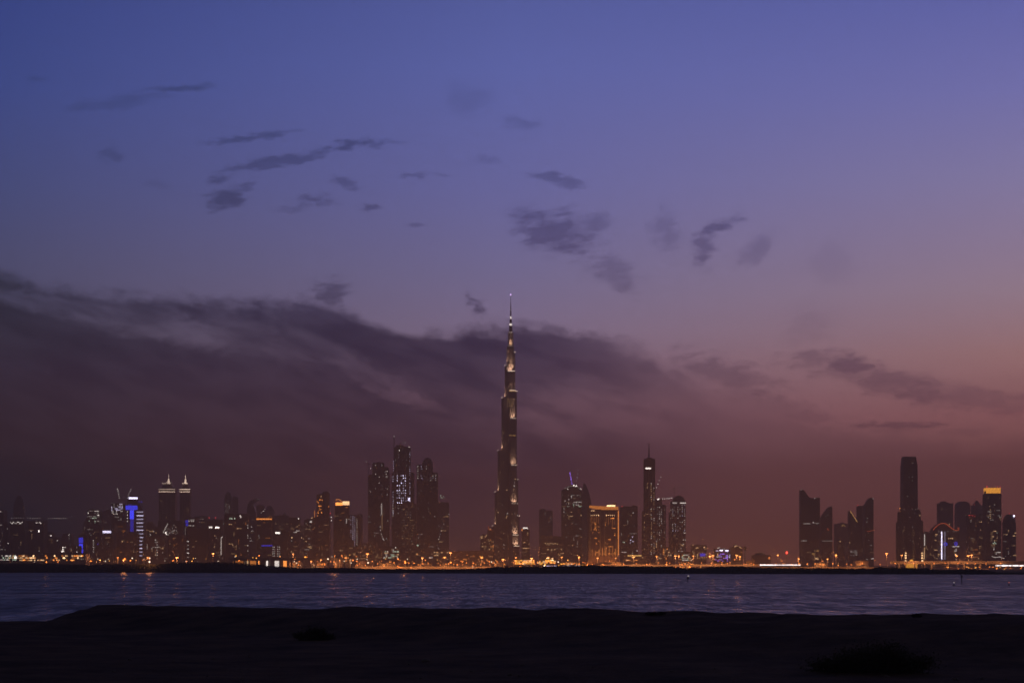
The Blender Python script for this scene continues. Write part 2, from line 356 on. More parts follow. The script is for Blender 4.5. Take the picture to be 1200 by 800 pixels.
b = B('lit_frame_block','narrow block with blue top lights and a ladder of white light bars below',5520,'dark').box(215.5,229.3,608); b.panel('blue_sign',216.8,220,609,612.5,'BD').panel('blue_sign',217.2,219.8,613,616,'BD').pts([(x,y) for x in (221,223,224.5,226.5) for y in (608.8,610.4,615.5)],'W1',1.8,1.6)
for y in (634,638.5,643,647.7,652.6): b.panel('light_bar',216.6,221.2,y-.5,y+.4,'W1' if y in (634,647.7) else 'WD')
b.line('light_edge',[(216.6,617),(216.6,653)],.3,'WD').line('light_edge',[(221.2,634),(221.2,653)],.3,'WD')
b = B('dark_block','plain dark block without lit rooms, right of the ladder of light bars',5200,'dark').box(221.6,243,620); b.rand(223,242,624,650,3,'AD')
b = B('office_block','dim block behind the plain dark block, right of the twin towers',6250,'conc').box(227,242.5,605); b.rand(228,241,608,619,12,'AD WD')
b = B('office_block','block with two white sign bars and three red roof beacons',5900,'brown').box(242.6,259,609.2); b.panel('sign',244.6,248.8,616.7,618.4,'W2').panel('sign',252.2,256.6,616.9,618.6,'W2').beacon([(243.4,606),(251,606),(247.6,610.2)]).rand(243,258,621,650,22,'AD OD A1')
b = B('apartment_block','pale narrow block with yellowish windows left of the patterned tower',6350,'low').box(255,263.5,609); b.rand(256,263,610,620,11,'A1 AD GN')
b = B('lamp_column_block','slim low block with one tall white light strip up its front',5300,'low').box(252,262.3,627); b.line('light_strip',[(260.4,628.5),(258.4,629.5),(258.3,650)],.75,'W1').rand(253,257,632,650,5,'AD')
b = B('patterned_tower','slender tower with a white zigzag light pattern under its rounded cap',6350,'conc').shape('rnd',261.6,271,582).shape('dome',262.4,270.2,575.5,582.02,part='roof',q=.6)
b.line('zigzag_light',[(263,589),(265.5,590.5),(263.3,593),(266,594.5),(269,592),(268,596),(264,597.5),(263.5,600.5),(266.5,598.5),(269,601)],.35,'WD').pts([(267,587),(267,591),(268.6,595)],'WD',1.2,3)
b = B('office_tower','plain dark narrow tower just right of the patterned tower',6600,'dark').box(271.3,278,582.4); b.rand(272,277,590,601,3,'AD')
b = B('office_block','wide gridded block in two halves with pale lit top windows',5600,'brown').box(262.3,275.8,603).box(276,290,602.2); b.pts([(268.6,607.3),(270,606.8),(271.4,607.4),(274.6,607)],'GN',2.6,3.4).pts([(281,604),(281.6,605.8),(282.4,605)],'W1',3,2.6).rand(264,289,609,650,40,'AD OD AD A1').cols([290],612,650,3,.6,'W1')
b = B('office_tower','tower with a hooked sail-like roof and a white lamp at its tip',6250,'glass').shape('prof',288.5,302.6,584,pts=[(288.8,None),(289,596),(290.4,590),(293.5,586.6),(298,584.8),(302.4,584),(302.6,585),(298.8,586.8),(296,590),(299.4,600),(299.5,None)]); b.pts([(301.6,584.6)],'W1',2,2).rand(290,298,604,648,14,'AD W1')
b = B('office_tower','plain dark tower with white roof lamps behind the orange roofline',6500,'dark').box(300.5,308.6,592); b.pts([(306,600.5),(308.2,598.5),(309.4,596.4)],'W1',3,3)
b = B('office_tower','faint dark tower with a low domed cap, right of the orange roofline',6700,'dark').shape('rnd',309.5,321,596.5).shape('dome',311,319.5,592,596.52,part='roof'); b.rand(311,320,600,604,3,'AD')
b = B('orange_top_block','block with a glowing orange roofline and pale side pilasters',5500,'glass').box(299.2,319.6,606); b.panel('roof_light',300.4,318.6,607.2,608.6,'O1').line('roof_light',[(300.3,606.4),(304,607),(314,606.8),(316,604.5),(318.6,605.5)],.6,'OD').clad('pilaster',[300,318.7],608.8,652,3.6,'pale').panel('blue_light',306.5,319.5,638.3,639.6,'BD').rand(302,317,612,650,16,'OD AD WD')
b = B('office_block','black block with a white sign, a grid of lit windows low on its left',5250,'dark').box(319.4,337.8,622.4); b.panel('sign',322.6,328,623,625,'W2')
for x in (319.8,321.6,325.4,327.6): b.cols([x],640.5,652.5,2.6,.85,'W1',1.7,1.7)
b = B('office_block','grey block with a row of lights below a small pointed cap',6250,'conc').box(320.5,338.2,604.5).shape('tap',329.5,336,600,604.6,part='roof',top=(332.5,333.1)); b.pts([(x,613.6) for x in (322.4,323.6,326.5,330,333,336,337)],'AD').rand(321,337.5,606,621,9,'AD')
b = B('apartment_block','mid-height block with one white lamp on its top right corner',6100,'brown').box(338.6,350.4,606.6); b.pts([(349.6,607.3)],'W2').rand(339.5,350,610,648,30,'AD A1 W1 OD')
b = B('apartment_block','pale hazy block with scattered warm rooms, left of the orange speckled tower',6450,'low').box(349,358.4,616); b.rand(349.6,358,618,650,18,'AD A1').pts([(353.4,629.6)],'A2')
b = B('apartment_block','block with one white sign at its top, against the orange speckled tower',5950,'low').box(356,367.2,609); b.panel('sign',362.8,367,610.2,611.8,'W1').rand(357,367,613,650,26,'AD WD A1').pts([(341,629.4),(340.4,646),(342.6,648)],'A2')
b = B('brown_tower','tall brown tower with orange speckled lights on its stepped upper left',5700,'brown').box(365.8,385.2,606).box(370.6,378,579.3).shape('rnd',376,385.6,577).shape('dome',377,384.6,574.6,577.02,part='roof')
b.pts([(375.6,581.4)],'A1').pts([(373.3,592.4),(375.2,592.6),(375.4,596.4),(372.4,600.4),(376.4,600.2)],'O2',2.4,2.2).pts([(374.2,585),(372.2,588),(371.4,604),(384.6,593)],'O1').rand(371,377,582,605,16,'O1 OD').line('stair_light',[(368.6,606),(368.6,598)],.8,'O1').pts([(365.4,606.5)],'A2').beacon([(386,600.6)],'R1').rand(367,384.5,610,650,24,'OD AD').pts([(387.4,605.6),(387.6,609.2)],'W1')
b = B('orange_crown_tower','dark tower with a blazing orange and white roof band',5620,'dark').box(391,410,607.5).shape('prof',392.2,408.6,592,607.6,pts=[(392.2,607.6),(392.2,592),(408.4,592),(408.6,600),(410,607.6)],part='upper_wall')
b.panel('roof_band',392.4,400.6,588.2,591.6,'O2',1.5).panel('roof_band',400.7,408.6,586.8,591.2,'A2',1.5).line('roof_light',[(392.6,585.2),(396,584.4),(400,587)],.7,'O1').line('edge_light',[(391.6,593),(391.6,606)],.35,'OD').panel('sign',404.6,407.4,593.4,594.6,'OD').rand(393,407,596,650,22,'OD AD').pts([(399,644.6),(401,644.7)],'A1')
b = B('office_block','block with dotted white vertical light lines, right of the orange roof band',5480,'dark').box(403.6,421,604.4); b.cols([411],605,628,2.3,.75,'L1',1.5,1.5).cols([413.4],605,632,2.2,.9,'L1',1.5,1.5).cols([415.6],606,640,2.2,.95,'L1',1.5,1.5).cols([418.2],609,641,2.2,.9,'W1',1.5,1.5).rand(404.5,410,606,612,5,'W1 WD').rand(404,420,640,652,10,'A1 AD')
b = B('stair_tower','slim hazy tower with three white stair lights, left of the triple towers',6350,'glass').box(418.5,424,602.4); b.pts([(421.2,604.6),(421,607),(421,611),(420.6,614.6)],'L1',3,3.4).rand(419,423.5,620,645,5,'AD')
# ---- three unfinished towers
b = B('unfinished_tower','leftmost of three tall stepped towers, dark with a pale slash down its right',6050,'raw',group='stepped towers under construction').box(431.2,438.4,556.5).box(436.3,449.2,542).box(447.4,454.6,547.5).box(452.6,456.2,553)
b.cols([434,440,444.4,447.5,453.4],545,585,3.4,.22,'WD W1',1.5,2).cols([452.2],549,560,3,.7,'W1',1.5,2).panel('pale_slash',446.4,447.6,589.5,603,'WD').panel('pale_slash',447,448.2,603.2,620,'AD').pts([(445.4,617),(445.7,621),(446.8,625.4),(447.8,628.4),(448.8,631),(449.6,632.4)],'W1',2.4,2).rand(432,454,600,645,18,'AD WD')  # slanting light string low on the right built as lit windows
crane('dark crane mast rising beside the leftmost stepped tower',6050,(430.2,650),(429.8,542),(427.6,539.5),2.0,'WD',1)
b = B('unfinished_tower','tallest of three stepped towers, with bright lilac window columns and a thick mast',6100,'raw',group='stepped towers under construction').box(462.3,480.4,524).box(459.2,484.4,554).box(464,472,521,524.1,part='roof_storey')
b.mast('mast',461.2,511,554,1.9,'metal',1.2).pts([(461.2,510.6)],'W1',2,2).cols([460.6],540,605,2.6,.75,'L1',1.6,2).cols([480.2],530,590,2.4,.8,'L1',1.6,2).pts([(468,527.4),(479.4,523.6)],'W2',2,2).cols([465.6,468,470.4,472.6,475],557,590,2.9,.62,'L1 L2 L2',1.7,2.4)
b.cols([463.6,467,472,476.4],526,552,3.2,.3,'WD',1.4,2).cols([460.4,466.6],592,606,3,.7,'W1',1.5,2).rand(460,483,606,645,12,'AD WD')
crane('small dark crane on the roof of the tallest stepped tower',6100,(468,520.5),(468.4,517.5),(473.6,517),1.5,'WD',2)
b = B('apartment_tower','dotted block standing before the tallest stepped tower, lilac floodlight on its roof',5700,'conc').box(470,487.4,590.4).box(472,480,588,590.5,part='roof_storey'); b.panel('roof_floodlight',477.8,480,582.6,586.4,'L2').line('roof_floodlight',[(474.6,586.6),(477,585.6),(478.5,586.5),(480.6,583)],.6,'L1').mast('mast',478.9,582.6,588,.4,'metal')
for r_ in range(18): b.cols([471.4+1.9*k for k in range(8)],593.5+3.1*r_,593.6+3.1*r_,5,.5 if r_ > 2 else .35,'AD WD A1',1.5,1.3)
b = B('unfinished_tower','dome-capped right tower of three stepped towers, left wing lit at its top',6050,'raw',group='stepped towers under construction').box(488.2,497,545).box(495,506.4,541).shape('dome',495.4,506,535.4,541.02,part='roof').box(504,512.6,554)
b.cols([489.4,493.4,494.8],546,562,2.8,.65,'W1 L1',1.4,2).cols([499.4],546,552,2.8,.8,'W1',1.4,2).cols([504.6,507.2,510.4],557,564,2.6,.7,'L1 W1',1.4,2).cols([490,496.6,502],565,600,3.4,.15,'WD',1.4,2).rand(489,512,600,645,16,'AD WD')
b = B('apartment_tower','hazy tower with a small lit rooftop sign, right of the stepped towers',6250,'conc').box(511.4,525.6,588.6); b.line('roof_sign',[(516.2,579.4),(516.4,583),(518.2,583)],.5,'GN').line('roof_sign',[(519,583),(519.4,580.6),(520.8,583)],.5,'GN').mast('sign_post',518.4,583.2,589,.35).pts([(526,602.6),(520,614),(518,618.4),(517,621.6),(515.8,625.4),(515,628.6),(514.2,631.4),(513.4,642)],'W1',2.4,2).rand(512,525,600,646,26,'AD A1 WD')  # the descending string of lights is modelled as windows
b = B('low_block','low lit podium with greenish white lights before the stepped towers',5250,'low').box(440,468,641.5); b.pts([(463.6,641.4),(460.6,644)],'W1').rand(450,467,646,653,34,'GN W1 A1 WD').rand(441,450,645,653,8,'A1 AD')
b = B('low_block','long low block with warm rooms between the white lined block and stepped towers',5450,'low').box(421,441,637); b.rand(422,440,640,654,26,'A1 AD OD')
b = B('low_block','long low block with warm rooms below the dome-capped stepped tower',5300,'low').box(487,528,645); b.pts([(489,638.6)],'GN',4,3).rand(488,527,647,655,30,'A1 O1 AD').panel('sign',502.6,507,652.6,653.6,'W1')
b = B('long_hall','long low dark hall left of the giant spire tower',4900,'brown').box(529,577,646.5).shape('prof',529,577,644.6,646.55,pts=[(529,646.4),(548,645),(577,644.6),(577,646.4)],part='roof'); b.rand(530,576,650,655,16,'O1 OD AD')
b = B('hotel_tower','small stepped tower with gold roof lights left of the giant spire tower',5700,'brown').box(563,574,627.5).shape('tap',564,569,624.6,627.6,part='roof',top=(565.8,566.6)).shape('tap',568.6,573,624.8,627.6,part='roof',top=(570,571)); b.pts([(563.8,628.6),(565.4,628.2),(568.6,628.4),(570,627.2)],'A1').rand(564,573.5,630,650,26,'A1 AD')
b = B('hotel_tower','narrow tower with a red lit top against the giant spire tower',5750,'brown').box(571.4,578.4,620).box(572,575,617,620.1,part='roof_storey'); b.pts([(572.4,616.8),(572.4,619),(573.4,620.4),(575.4,620.4)],'RO',2.4,2.6).pts([(574.4,619.4)],'A1').rand(573,578,632,648,16,'O1 A1 AD')
b = B('hotel_tower','small tower with a bright white crown just right of the giant spire tower',5800,'brown').box(611.6,620.6,620.6); b.panel('crown_light',613,618.4,617.4,619.8,'W2').pts([(611.6,621),(612.2,619.6)],'O1').rand(612,620,624,650,16,'AD A1')
b = B('office_tower','faint plain dark slab standing alone right of the giant spire tower',6500,'dark').box(632,639.6,596.5).box(639.4,647.6,598.4); b.rand(633,646,600,626,12,'WD AD')
b = B('low_block','low wide block with one row of small windows right of the giant spire tower',5650,'conc').box(634,661,628.5); b.pts([(x,637+random.uniform(-1,1)) for x in (639,640.4,642,643.4,645,647,649,651,653.4)],'A1',1.6,2.6).pts([(642,643.6),(646.4,644),(650,643.4),(658,643.6)],'A1').rand(635,660,646,652,12,'A1 AD')
b = B('unfinished_tower','speckled unfinished tower with a white floodlit roof under purple crane jibs',6000,'raw').box(658.4,681.6,574).shape('prof',660,680.6,568.4,574.05,pts=[(659.4,574),(662.4,571),(668,568.6),(676,568.4),(680.4,572),(681,574)],part='roof')
b.pts([(672.4,568.4),(674.4,569.6),(675.4,568.8)],'W2',3.2,2.4).line('roof_edge_light',[(661.5,572),(668,569.4),(676,569.4),(681,574)],.5,'WD').pts([(680.8,572.4),(665.4,572.8)],'W1').rand(659.5,681,580,593,44,'W1 WD GN AD').rand(659.5,681,595,650,40,'AD WD A1')
crane('purple lit crane jib leaning left above the speckled unfinished tower',6000,(672,569),(671.4,567.4),(668.4,552.6),1.5,'P1',10)
crane('dim crane jib leaning right above the speckled unfinished tower',6000,(675.6,569),(675.4,566.4),(678.6,550),1.5,'L1',4,lamp=.7)
b = B('sail_tower','dark blade-shaped tower with a curved edge behind the orange lit hotel',6450,'dark').shape('prof',680.6,694,565,pts=[(680.6,None),(681.6,582),(684.2,565),(687,568.6),(690.4,577),(692.8,588),(694,604),(694,None)]); b.rand(683,693,600,640,5,'AD')
b = B('orange_lit_hotel','broad hotel with a glowing orange slanted roof and one orange vertical edge',5500,'brown').box(689.4,724.4,597)
b.shape('prof',691,724.6,591.6,597.1,pts=[(691,594.2),(691.4,592),(702,592.6),(724.6,593.4),(724.6,597.05),(706,597.05)],part='roof_canopy',mat='O1').panel('sign',711,721,591.4,593.2,'A2').panel('sign',692.6,697,597.6,598.6,'A1').line('edge_light',[(724.6,598),(724.6,650.5)],1.0,'O2')
b.cols([692.8,694.8,697,699.2,701.4],603.4,604,2,1,'A2',2,2.2).cols([710.6,713,715.4,717.6,719.8],603.4,604,2,1,'A2',2,2.2).clad('pilaster',[691.4,703.4,708.6,722],599,650,3.0,'pale')
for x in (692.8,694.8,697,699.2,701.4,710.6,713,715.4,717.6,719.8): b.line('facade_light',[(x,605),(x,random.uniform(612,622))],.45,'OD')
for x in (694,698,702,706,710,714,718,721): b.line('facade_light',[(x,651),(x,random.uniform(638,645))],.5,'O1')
b.rand(692,703,607,650,30,'O1 O1 OD').rand(709,722,607,650,34,'O1 O1 O2').box(718.4,723,588.6,591.5,part='roof_plant_room',trim=False)  # orange windows added to strengthen the front's glow
for hx in (694,702,711,719):                                       # unseen uplights added to raise the hotel front's orange glow
    l = bpy.data.lights.new('added_uplight','AREA'); l.shape='RECTANGLE'; l.size=14; l.size_y=2; l.energy=8e3; l.color=(1,.34,.08); l.spread=R(90)
    lo = bpy.data.objects.new('added_uplight',l); COL.objects.link(lo); lo.parent=b.root; lo.location = Vector((wx(hx,b.Y), b.front(hx,640)-14, GZ+3))-b.root.location
    lo.rotation_euler = (R(180-18),0,0)
b = B('office_tower','twin grey slabs with red beacons and white dots right of the orange hotel',6100,'conc').box(727.4,739.4,593.6).box(740,747.4,592.8); b.beacon([(729,593),(740.4,593.2)],'R1').pts([(742.4,600.4)],'W1').rand(728.5,746,602,628,16,'AD WD').pts([(741.4,628.6),(739.4,632.4),(739,635.6),(742,634)],'L1',3,3).pts([(730.4,634.8),(732,635)],'GN').rand(728,747,640,650,10,'AD W1')
b = B('low_block','long low hall with a yellow lit canopy below the twin grey slabs',4800,'low').box(733,757,651.2); b.panel('canopy_light',735.5,752,650.2,651.2,'G1').rand(734,756,653,656,8,'A1 O1')
b = B('needle_tower','tall slim copper-lit tower with a needle mast and white sign',5700,'brown').box(755.4,767.8,537.6).box(753.6,768.6,598.6).shape('tap',757,766,535.6,537.7,part='roof',top=(759,764))
b.mast('needle',761.2,519,536,2.4,'metal',1.3).panel('sign',756.6,763,547.6,549.1,'W2').clad('copper_fin',[757.2,760.4,765.2],553,650,2.6,'pale').cols([758.8],566,572,2.4,.9,'A1',1.5,2).cols([763.4],566,650,2.3,.62,'A1 W1',1.5,1.9).cols([766.6],569,650,2.7,.5,'W1 A1',1.5,1.9).cols([755.2],604,648,2.6,.5,'A1 O1',1.5,1.9).rand(757,762,597,602,6,'A1 AD').cols([757.6,760.6],612,650,3.6,.3,'AD A1',1.5,1.9)
b = B('apartment_tower','block with white dotted columns between the needle tower and domed tower',5950,'raw').box(768.9,780.4,591.6).box(769.6,776,584,591.7,part='roof_storey'); b.cols([770.6,773,775.4,779.2],594,632,2.7,.55,'W1 WD',1.5,1.9).rand(769.6,780,634,650,14,'A1 AD W1').pts([(776,645),(771.4,584.6),(772.6,584)],'W2',2.6,2.6)
crane('flat crane jib strung with white lamps right of the needle tower',5950,(769.4,590),(769.6,584.4),(789,582.6),1.5,'W1',9)
crane('steep crane jib with white lamps right beside the needle tower',6050,(769.2,590),(769.4,574),(776,557.8),1.5,'W1',4)
b = B('domed_tower','domed tower with bright white vertical light columns under a crane',6050,'raw').shape('rnd',786,804.6,587).shape('dome',788.6,803.8,580,587.02,part='roof').box(784.4,788,600); b.panel('light_band',788,793.4,588.4,589.6,'W1').panel('light_band',797,804,588.4,589.6,'W1')
b.cols([788.6,791.6,794.4,797,799.6,802.6],591.5,622,2.5,.6,'W1 W1 WD L1',1.5,2.2).cols([786.6,790.2],594,625,3.2,.4,'WD W1',1.5,2).rand(787.4,803.6,624,652,36,'A1 AD W1')
crane('dim crane on the domed tower with its flat jib reaching right',6050,(792,581),(792,570.6),(807,569.8),1.2,'WD',6,lamp=.7)
b = B('low_block','low lit block left at the foot of the domed tower',5350,'low').box(771,787,641); b.rand(772,786.4,643,654,22,'A1 AD O1')
b = B('low_block','low greenish lit block right at the foot of the domed tower',5300,'low').box(794.5,811,647); b.rand(800,810.6,650,656,20,'GN W1 A1')
b = B('low_block','low block with roof lamps and a blue panel right of the domed tower',5500,'low').box(811.4,828,638.6); b.pts([(812.4,638.4),(825.6,640.6),(816,641.6),(818,641.4)],'A1').panel('blue_panel',820.4,826.6,648,651.4,'BD').rand(812,827.6,641,654,24,'A1 AD')
b = B('purple_lit_block','low block washed with purple lights and white bars',5300,'dark').box(838.4,857,643); b.panel('light_bar',843.6,847,643.8,645.2,'L2').panel('light_bar',850,853.6,644,645.4,'L2').panel('light_bar',839,842,644.6,645.6,'L1').panel('light_column',855,856.4,649,653.6,'L2').panel('light_column',840.6,841.8,648,652,'A1').pts([(848.6,643),(842.4,641.6),(844,641.4)],'W1',2,2).rand(838.8,856.6,647,657,34,'P1 P1 BD L1')
b = B('brown_block','small reddish block with pale roof lamps, right of the purple lit block',5200,'brown').box(857.4,870.6,640.6).box(861,864,637.6,640.7,part='roof_storey'); b.pts([(861.6,640),(863,639.4),(864.4,639),(866,639.8),(867.6,640.6),(868.6,641.6)],'A1',2,2.4).rand(858,870,645,657,10,'AD OD')
# water tower, domed hall, red mast
Y=5200; r = thing('water_tower','dark slim water tower with a round tank, right of the purple lit block','water tower',(wx(873,Y),Y,GZ))
MB().rings(wx(873,Y),Y,[(2.0,GZ),(1.4,wz(645,Y))],12).build('column',MAT['deck'],r); MB().rings(wx(873,Y),Y,[(1.4,wz(645.02,Y)),(4.6,wz(643.6,Y)),(4.6,wz(641,Y)),(3.2,wz(640,Y)),(.3,wz(639.6,Y))],16).build('tank',MAT['roof'],r)
MB().tube((wx(873,Y),Y,wz(639.7,Y)),(wx(873,Y),Y,wz(636.6,Y)),.3).build('aerial',MAT['metal'],r)
b = B('domed_hall','low dark hall with a shallow dome and dim roof lamps',5500,'brown').box(883,903,650.5).shape('dome',884.6,899,646.8,650.6,part='dome',mat='roof'); b.pts([(889,647.2),(891,646.6),(893.4,646.8),(895,647.6)],'AD',2.6,1.6)
Y=5000; r = thing('beacon_mast','thin mast carrying a bright red light over the white light strip','mast',(wx(922,Y),Y,GZ)); MB().tube((wx(922,Y),Y,GZ),(wx(922,Y),Y,wz(648.6,Y)),.6,.4,8).build('mast',MAT['pole'],r)
MB().rings(wx(922,Y),Y,[(.3,wz(648.6,Y)),(2.1,wz(648,Y)),(2.1,wz(646.8,Y)),(.4,wz(645.6,Y))],10).build('lamp_head',MAT['R2'],r)
# ---- curved towers
def curved(label, Y, pts, lines=(), **k):
    b = B('curved_tower',label,Y,'glass',group='curved dark towers'); xs=[p[0] for p in pts]; b.shape('prof',min(xs),max(xs),min(p[1] for p in pts if p[1]),pts=pts)
    for x0,x1,y in lines: b.panel('sky_lobby_band',x0,x1,y-.35,y+.35,'WD',.9)
    return b
b = curved('tallest curved dark tower with a horn-like top falling away to the right',5950,[(938.8,None),(938.8,574),(939.8,573.2),(941.6,573.4),(943.4,574.6),(945.2,577.2),(947.4,580.6),(950.4,583.4),(950.8,None)],[(942,950.4,613.2),(939.4,946,633.2)]); b.pts([(939.4,573.8)],'W1',1.8,1.8).rand(940,950,640,652,6,'AD')
b = curved('straight flat-topped dark tower squeezed between two curved ones',6040,[(950.2,None),(950.2,583.2),(961.4,582.6),(961.8,None)],[(952.4,961.4,612.6)]); b.pts([(955.2,583.6)],'W1',2.4,1.6).pts([(957.6,613),(953.6,611.6)],'W1').rand(952.5,961,645,655,16,'G1 A1 AD').pts([(957,654),(959,654.6)],'A2')
b = curved('lower curved dark tower whose edge sweeps up to the right',5960,[(962,None),(962.6,608),(965.4,603),(968.4,598.6),(971.6,594.6),(974,593),(975.8,593),(976.2,None)],[(964,976,633.4)]); b.pts([(975.6,594)],'AD',1.6,1.6).pts([(970.4,619.4),(971.6,620.6)],'RO',2.4,2)
b = B('office_tower','hazy squat tower with a golden roof emblem between the curved towers',6500,'brown').box(979.4,996,613.8).shape('dome',984,992,611.6,613.85,part='roof'); b.pts([(986.6,616),(987.6,615.2),(988.6,614.6),(989.6,615.6),(990.2,616.6)],'G1',2.6,2.4).rand(980,995,628,648,8,'AD')
b = B('office_block','dark slim block in front of the hazy tower with the golden emblem',5900,'dark').box(983.6,990.4,633.4); b.pts([(985.4,634)],'A1').rand(984,990,640,650,3,'AD')
b = curved('short slanted tower with a lit diagonal roof edge',5930,[(995.8,None),(996,598.4),(997.4,598),(1006,611.4),(1006.4,None)]); b.line('roof_edge_light',[(997,598.4),(1005.4,611.2)],.6,'G1').line('roof_edge_light',[(1002,600.6),(1004.6,605)],.5,'AD').pts([(996.4,635.6)],'A1').rand(998,1004.6,645,650,16,'W1 WD',1.6,1.6)
b = curved('flat-topped dark tower right of the lit diagonal roof edge',6040,[(1005.8,None),(1006,592.4),(1014.6,592),(1015,None)]); b.beacon([(1006.4,591.6)],'R1',1.2).rand(1007,1014,640,652,4,'AD')
b = curved('curved dark tower whose top sweeps up to a white tip lamp',5950,[(1013.6,None),(1013.8,592.4),(1015.6,590),(1018,585.4),(1019.8,583.2),(1022,582.6),(1024.4,583.6),(1024.6,None)]); b.pts([(1023.8,583.8)],'W1',2,2).pts([(1017.2,606.8),(1016.4,611.2)],'WD').line('red_light',[(1016.6,622),(1019,622.4),(1022,621.4),(1024,620.6)],.7,'RO').pts([(1021.6,638.4),(1016.8,655)],'WD',5,1.6).rand(1015,1024,645,656,6,'AD W1')
# ---- right end
b = B('tall_tower','tallest tower at the right, dark with a narrowed top and lower side wings',5650,'brown').shape('tap',1058.2,1076.4,543.4,None,top=(1058.8,1075.6)).shape('tap',1059.2,1075.2,534.6,543.5,part='crown',top=(1059.8,1074)).box(1054.4,1060,600).box(1074.4,1080.4,597.6).box(1052.4,1057,612).box(1078,1083,610)
b.clad('pilaster',[1061,1064.6,1070,1073.4],546,650,2.2,'roof').beacon([(1056.6,595)],'O1',1.4).pts([(1056.8,599)],'O1').beacon([(1077.6,595.4)],'W1',1.2).cols([1065,1069.4,1073],546,640,4.2,.22,'AD WD',1.5,2).cols([1070.4],618,655,3,.85,'G1 A1',1.6,2).rand(1054,1060,606,650,6,'AD').rand(1076,1082,604,650,6,'AD').pts([(1079.2,603.4)],'A1')
Y=4300; r = thing('mosque','small gold-lit mosque with two banded minarets below the tall right tower','mosque',(wx(1070,Y),Y,GZ))
MB().box(wx(1063,Y),wx(1074,Y),Y-8,Y+10,GZ,wz(658.6,Y)).build('prayer_hall',MAT['Y2'],r); MB().rings(wx(1068,Y),Y,[(5*math.cos(R(90*i/8))+.05,wz(658.6,Y)+6.4*math.sin(R(90*i/8))) for i in range(9)],16).build('dome',MAT['Y2'],r)  # hall and dome glow of themselves in place of being lit
for x in (1061.4,1080.8):
    m = MB().rings(wx(x,Y),Y,[(1.3,GZ),(1.2,wz(649,Y)),(1.9,wz(648.8,Y)),(1.9,wz(648.2,Y)),(.9,wz(648,Y)),(.8,wz(647,Y)),(.1,wz(645,Y))],10).build('minaret',MAT['pale'],r)
    for y in (647.6,650.4,653.4,656.8): MB().rings(wx(x,Y),Y,[(1.9,wz(y+.6,Y)),(2.0,wz(y,Y)),(1.9,wz(y-.6,Y))],10).build('balcony_light',MAT['A2'],m)
b = B('lamp_column_block','thin low block with one white vertical light strip right of the tall tower',5420,'low').box(1082.6,1093.4,624); b.line('light_strip',[(1084.4,625.4),(1084.4,639)],.9,'W1').line('light_strip',[(1084.2,641),(1084.2,655)],.8,'A1').rand(1086.4,1093,632,650,8,'AD')
b = B('wavy_roof_block','broad block with a wavy red roofline and twin white light columns',5450,'conc').shape('prof',1092.6,1124.4,613,pts=[(1092.8,None),(1093.2,622),(1096,618),(1100,614.6),(1104,613),(1108,613.4),(1112,616.4),(1116,619.6),(1120,621.4),(1124,620.8),(1124.4,None)])
b.line('roof_edge_light',[(1093.6,620.4),(1096,617.6),(1100,614.2),(1104,612.6),(1108,613),(1112,616),(1116,619.2),(1120,621),(1123,620.8),(1124,619.4),(1122.4,617.6)],.55,'RO').line('light_column',[(1103.6,622.4),(1103.6,655)],1.05,'L2').line('light_column',[(1107.4,622.4),(1107.4,655)],.6,'L1')
b.line('blue_emblem',[(1105.8,637.4),(1107,635.6),(1109.4,636),(1110,638),(1107.6,638.8),(1105.8,637.4)],.9,'B1').line('blue_emblem',[(1119.4,634.6),(1119,637.6),(1120.4,639.4),(1121.6,637.4),(1121,634.6)],.7,'B1').pts([(x,622.4) for x in (1100,1101.6,1110.4,1112,1117.4,1119,1121)],'WD',2,1.4).pts([(1112,630.6),(1114.4,630.4),(1116.4,630.6)],'A1').rand(1094,1102.6,626,654,24,'AD A1').rand(1109,1123.6,640,655,18,'AD W1').beacon([(1113,613.6)],'A1',1.2)
b = B('office_tower','flat-topped dark tower with one red roof beacon behind the wavy red roofline',6350,'dark').box(1101.2,1117,589.6).box(1104,1110,587,589.7,part='roof_storey'); b.beacon([(1107.4,583.4)],'A1',1.2).rand(1102,1116,594,610,5,'AD')
b = B('office_tower','round-shouldered arched tower right of the wavy red roofline',6550,'dark').shape('prof',1121.4,1137.4,587,pts=[(1121.4,None),(1121.6,592),(1123,589),(1126,587.3),(1129.4,587),(1133,587.4),(1136,589.2),(1137.2,592),(1137.4,None)]); b.line('arch_band',[(1123,594),(1126,590.6),(1132,590.4),(1136,594)],.6,'roof').rand(1123,1136,600,640,6,'AD')
b = B('apartment_tower','block strung with red lights along its top, left of the orange crowned tower',6000,'brown').box(1135.8,1149,603.4); b.pts([(1136.4,603.6),(1138.6,603.4),(1140.6,604),(1143,604.4),(1146.6,604)],'R1',2,2).rand(1137,1148.6,606,648,34,'AD OD WD')
b = B('pointed_tower','dim tower with a pointed cap and red beacon behind the red-strung block',6600,'dark').box(1140.6,1151.6,592).shape('tap',1141.6,1150.6,585.8,592.05,part='roof',top=(1145.6,1146.6)); b.beacon([(1142.4,591)],'R1',1.3).pts([(1141.6,596.4)],'RO')
b = B('apartment_tower','block with scattered warm windows touching the orange crowned tower',5850,'dark').box(1148.2,1157,602.6); b.pts([(1153.6,603),(1151,611)],'A1').rand(1148.8,1156.6,606,648,20,'AD A1')
b = B('low_block','low warm lit block below the red-strung block',5300,'low').box(1136.6,1149.4,640.6); b.rand(1137,1149,642,654,26,'AD A1 OD')
b = B('orange_crown_tower','tower with a solid glowing orange crown and red corner beacons',5650,'conc').box(1156.2,1173.6,578.6).box(1157.2,1173,571.2,577.4,part='lantern',mat='Y2',trim=False).box(1156.4,1160.2,574.8,578.55,part='corner_pier',mat='roof',trim=False).box(1169,1173.4,575.4,578.5,part='corner_pier',mat='roof',trim=False)
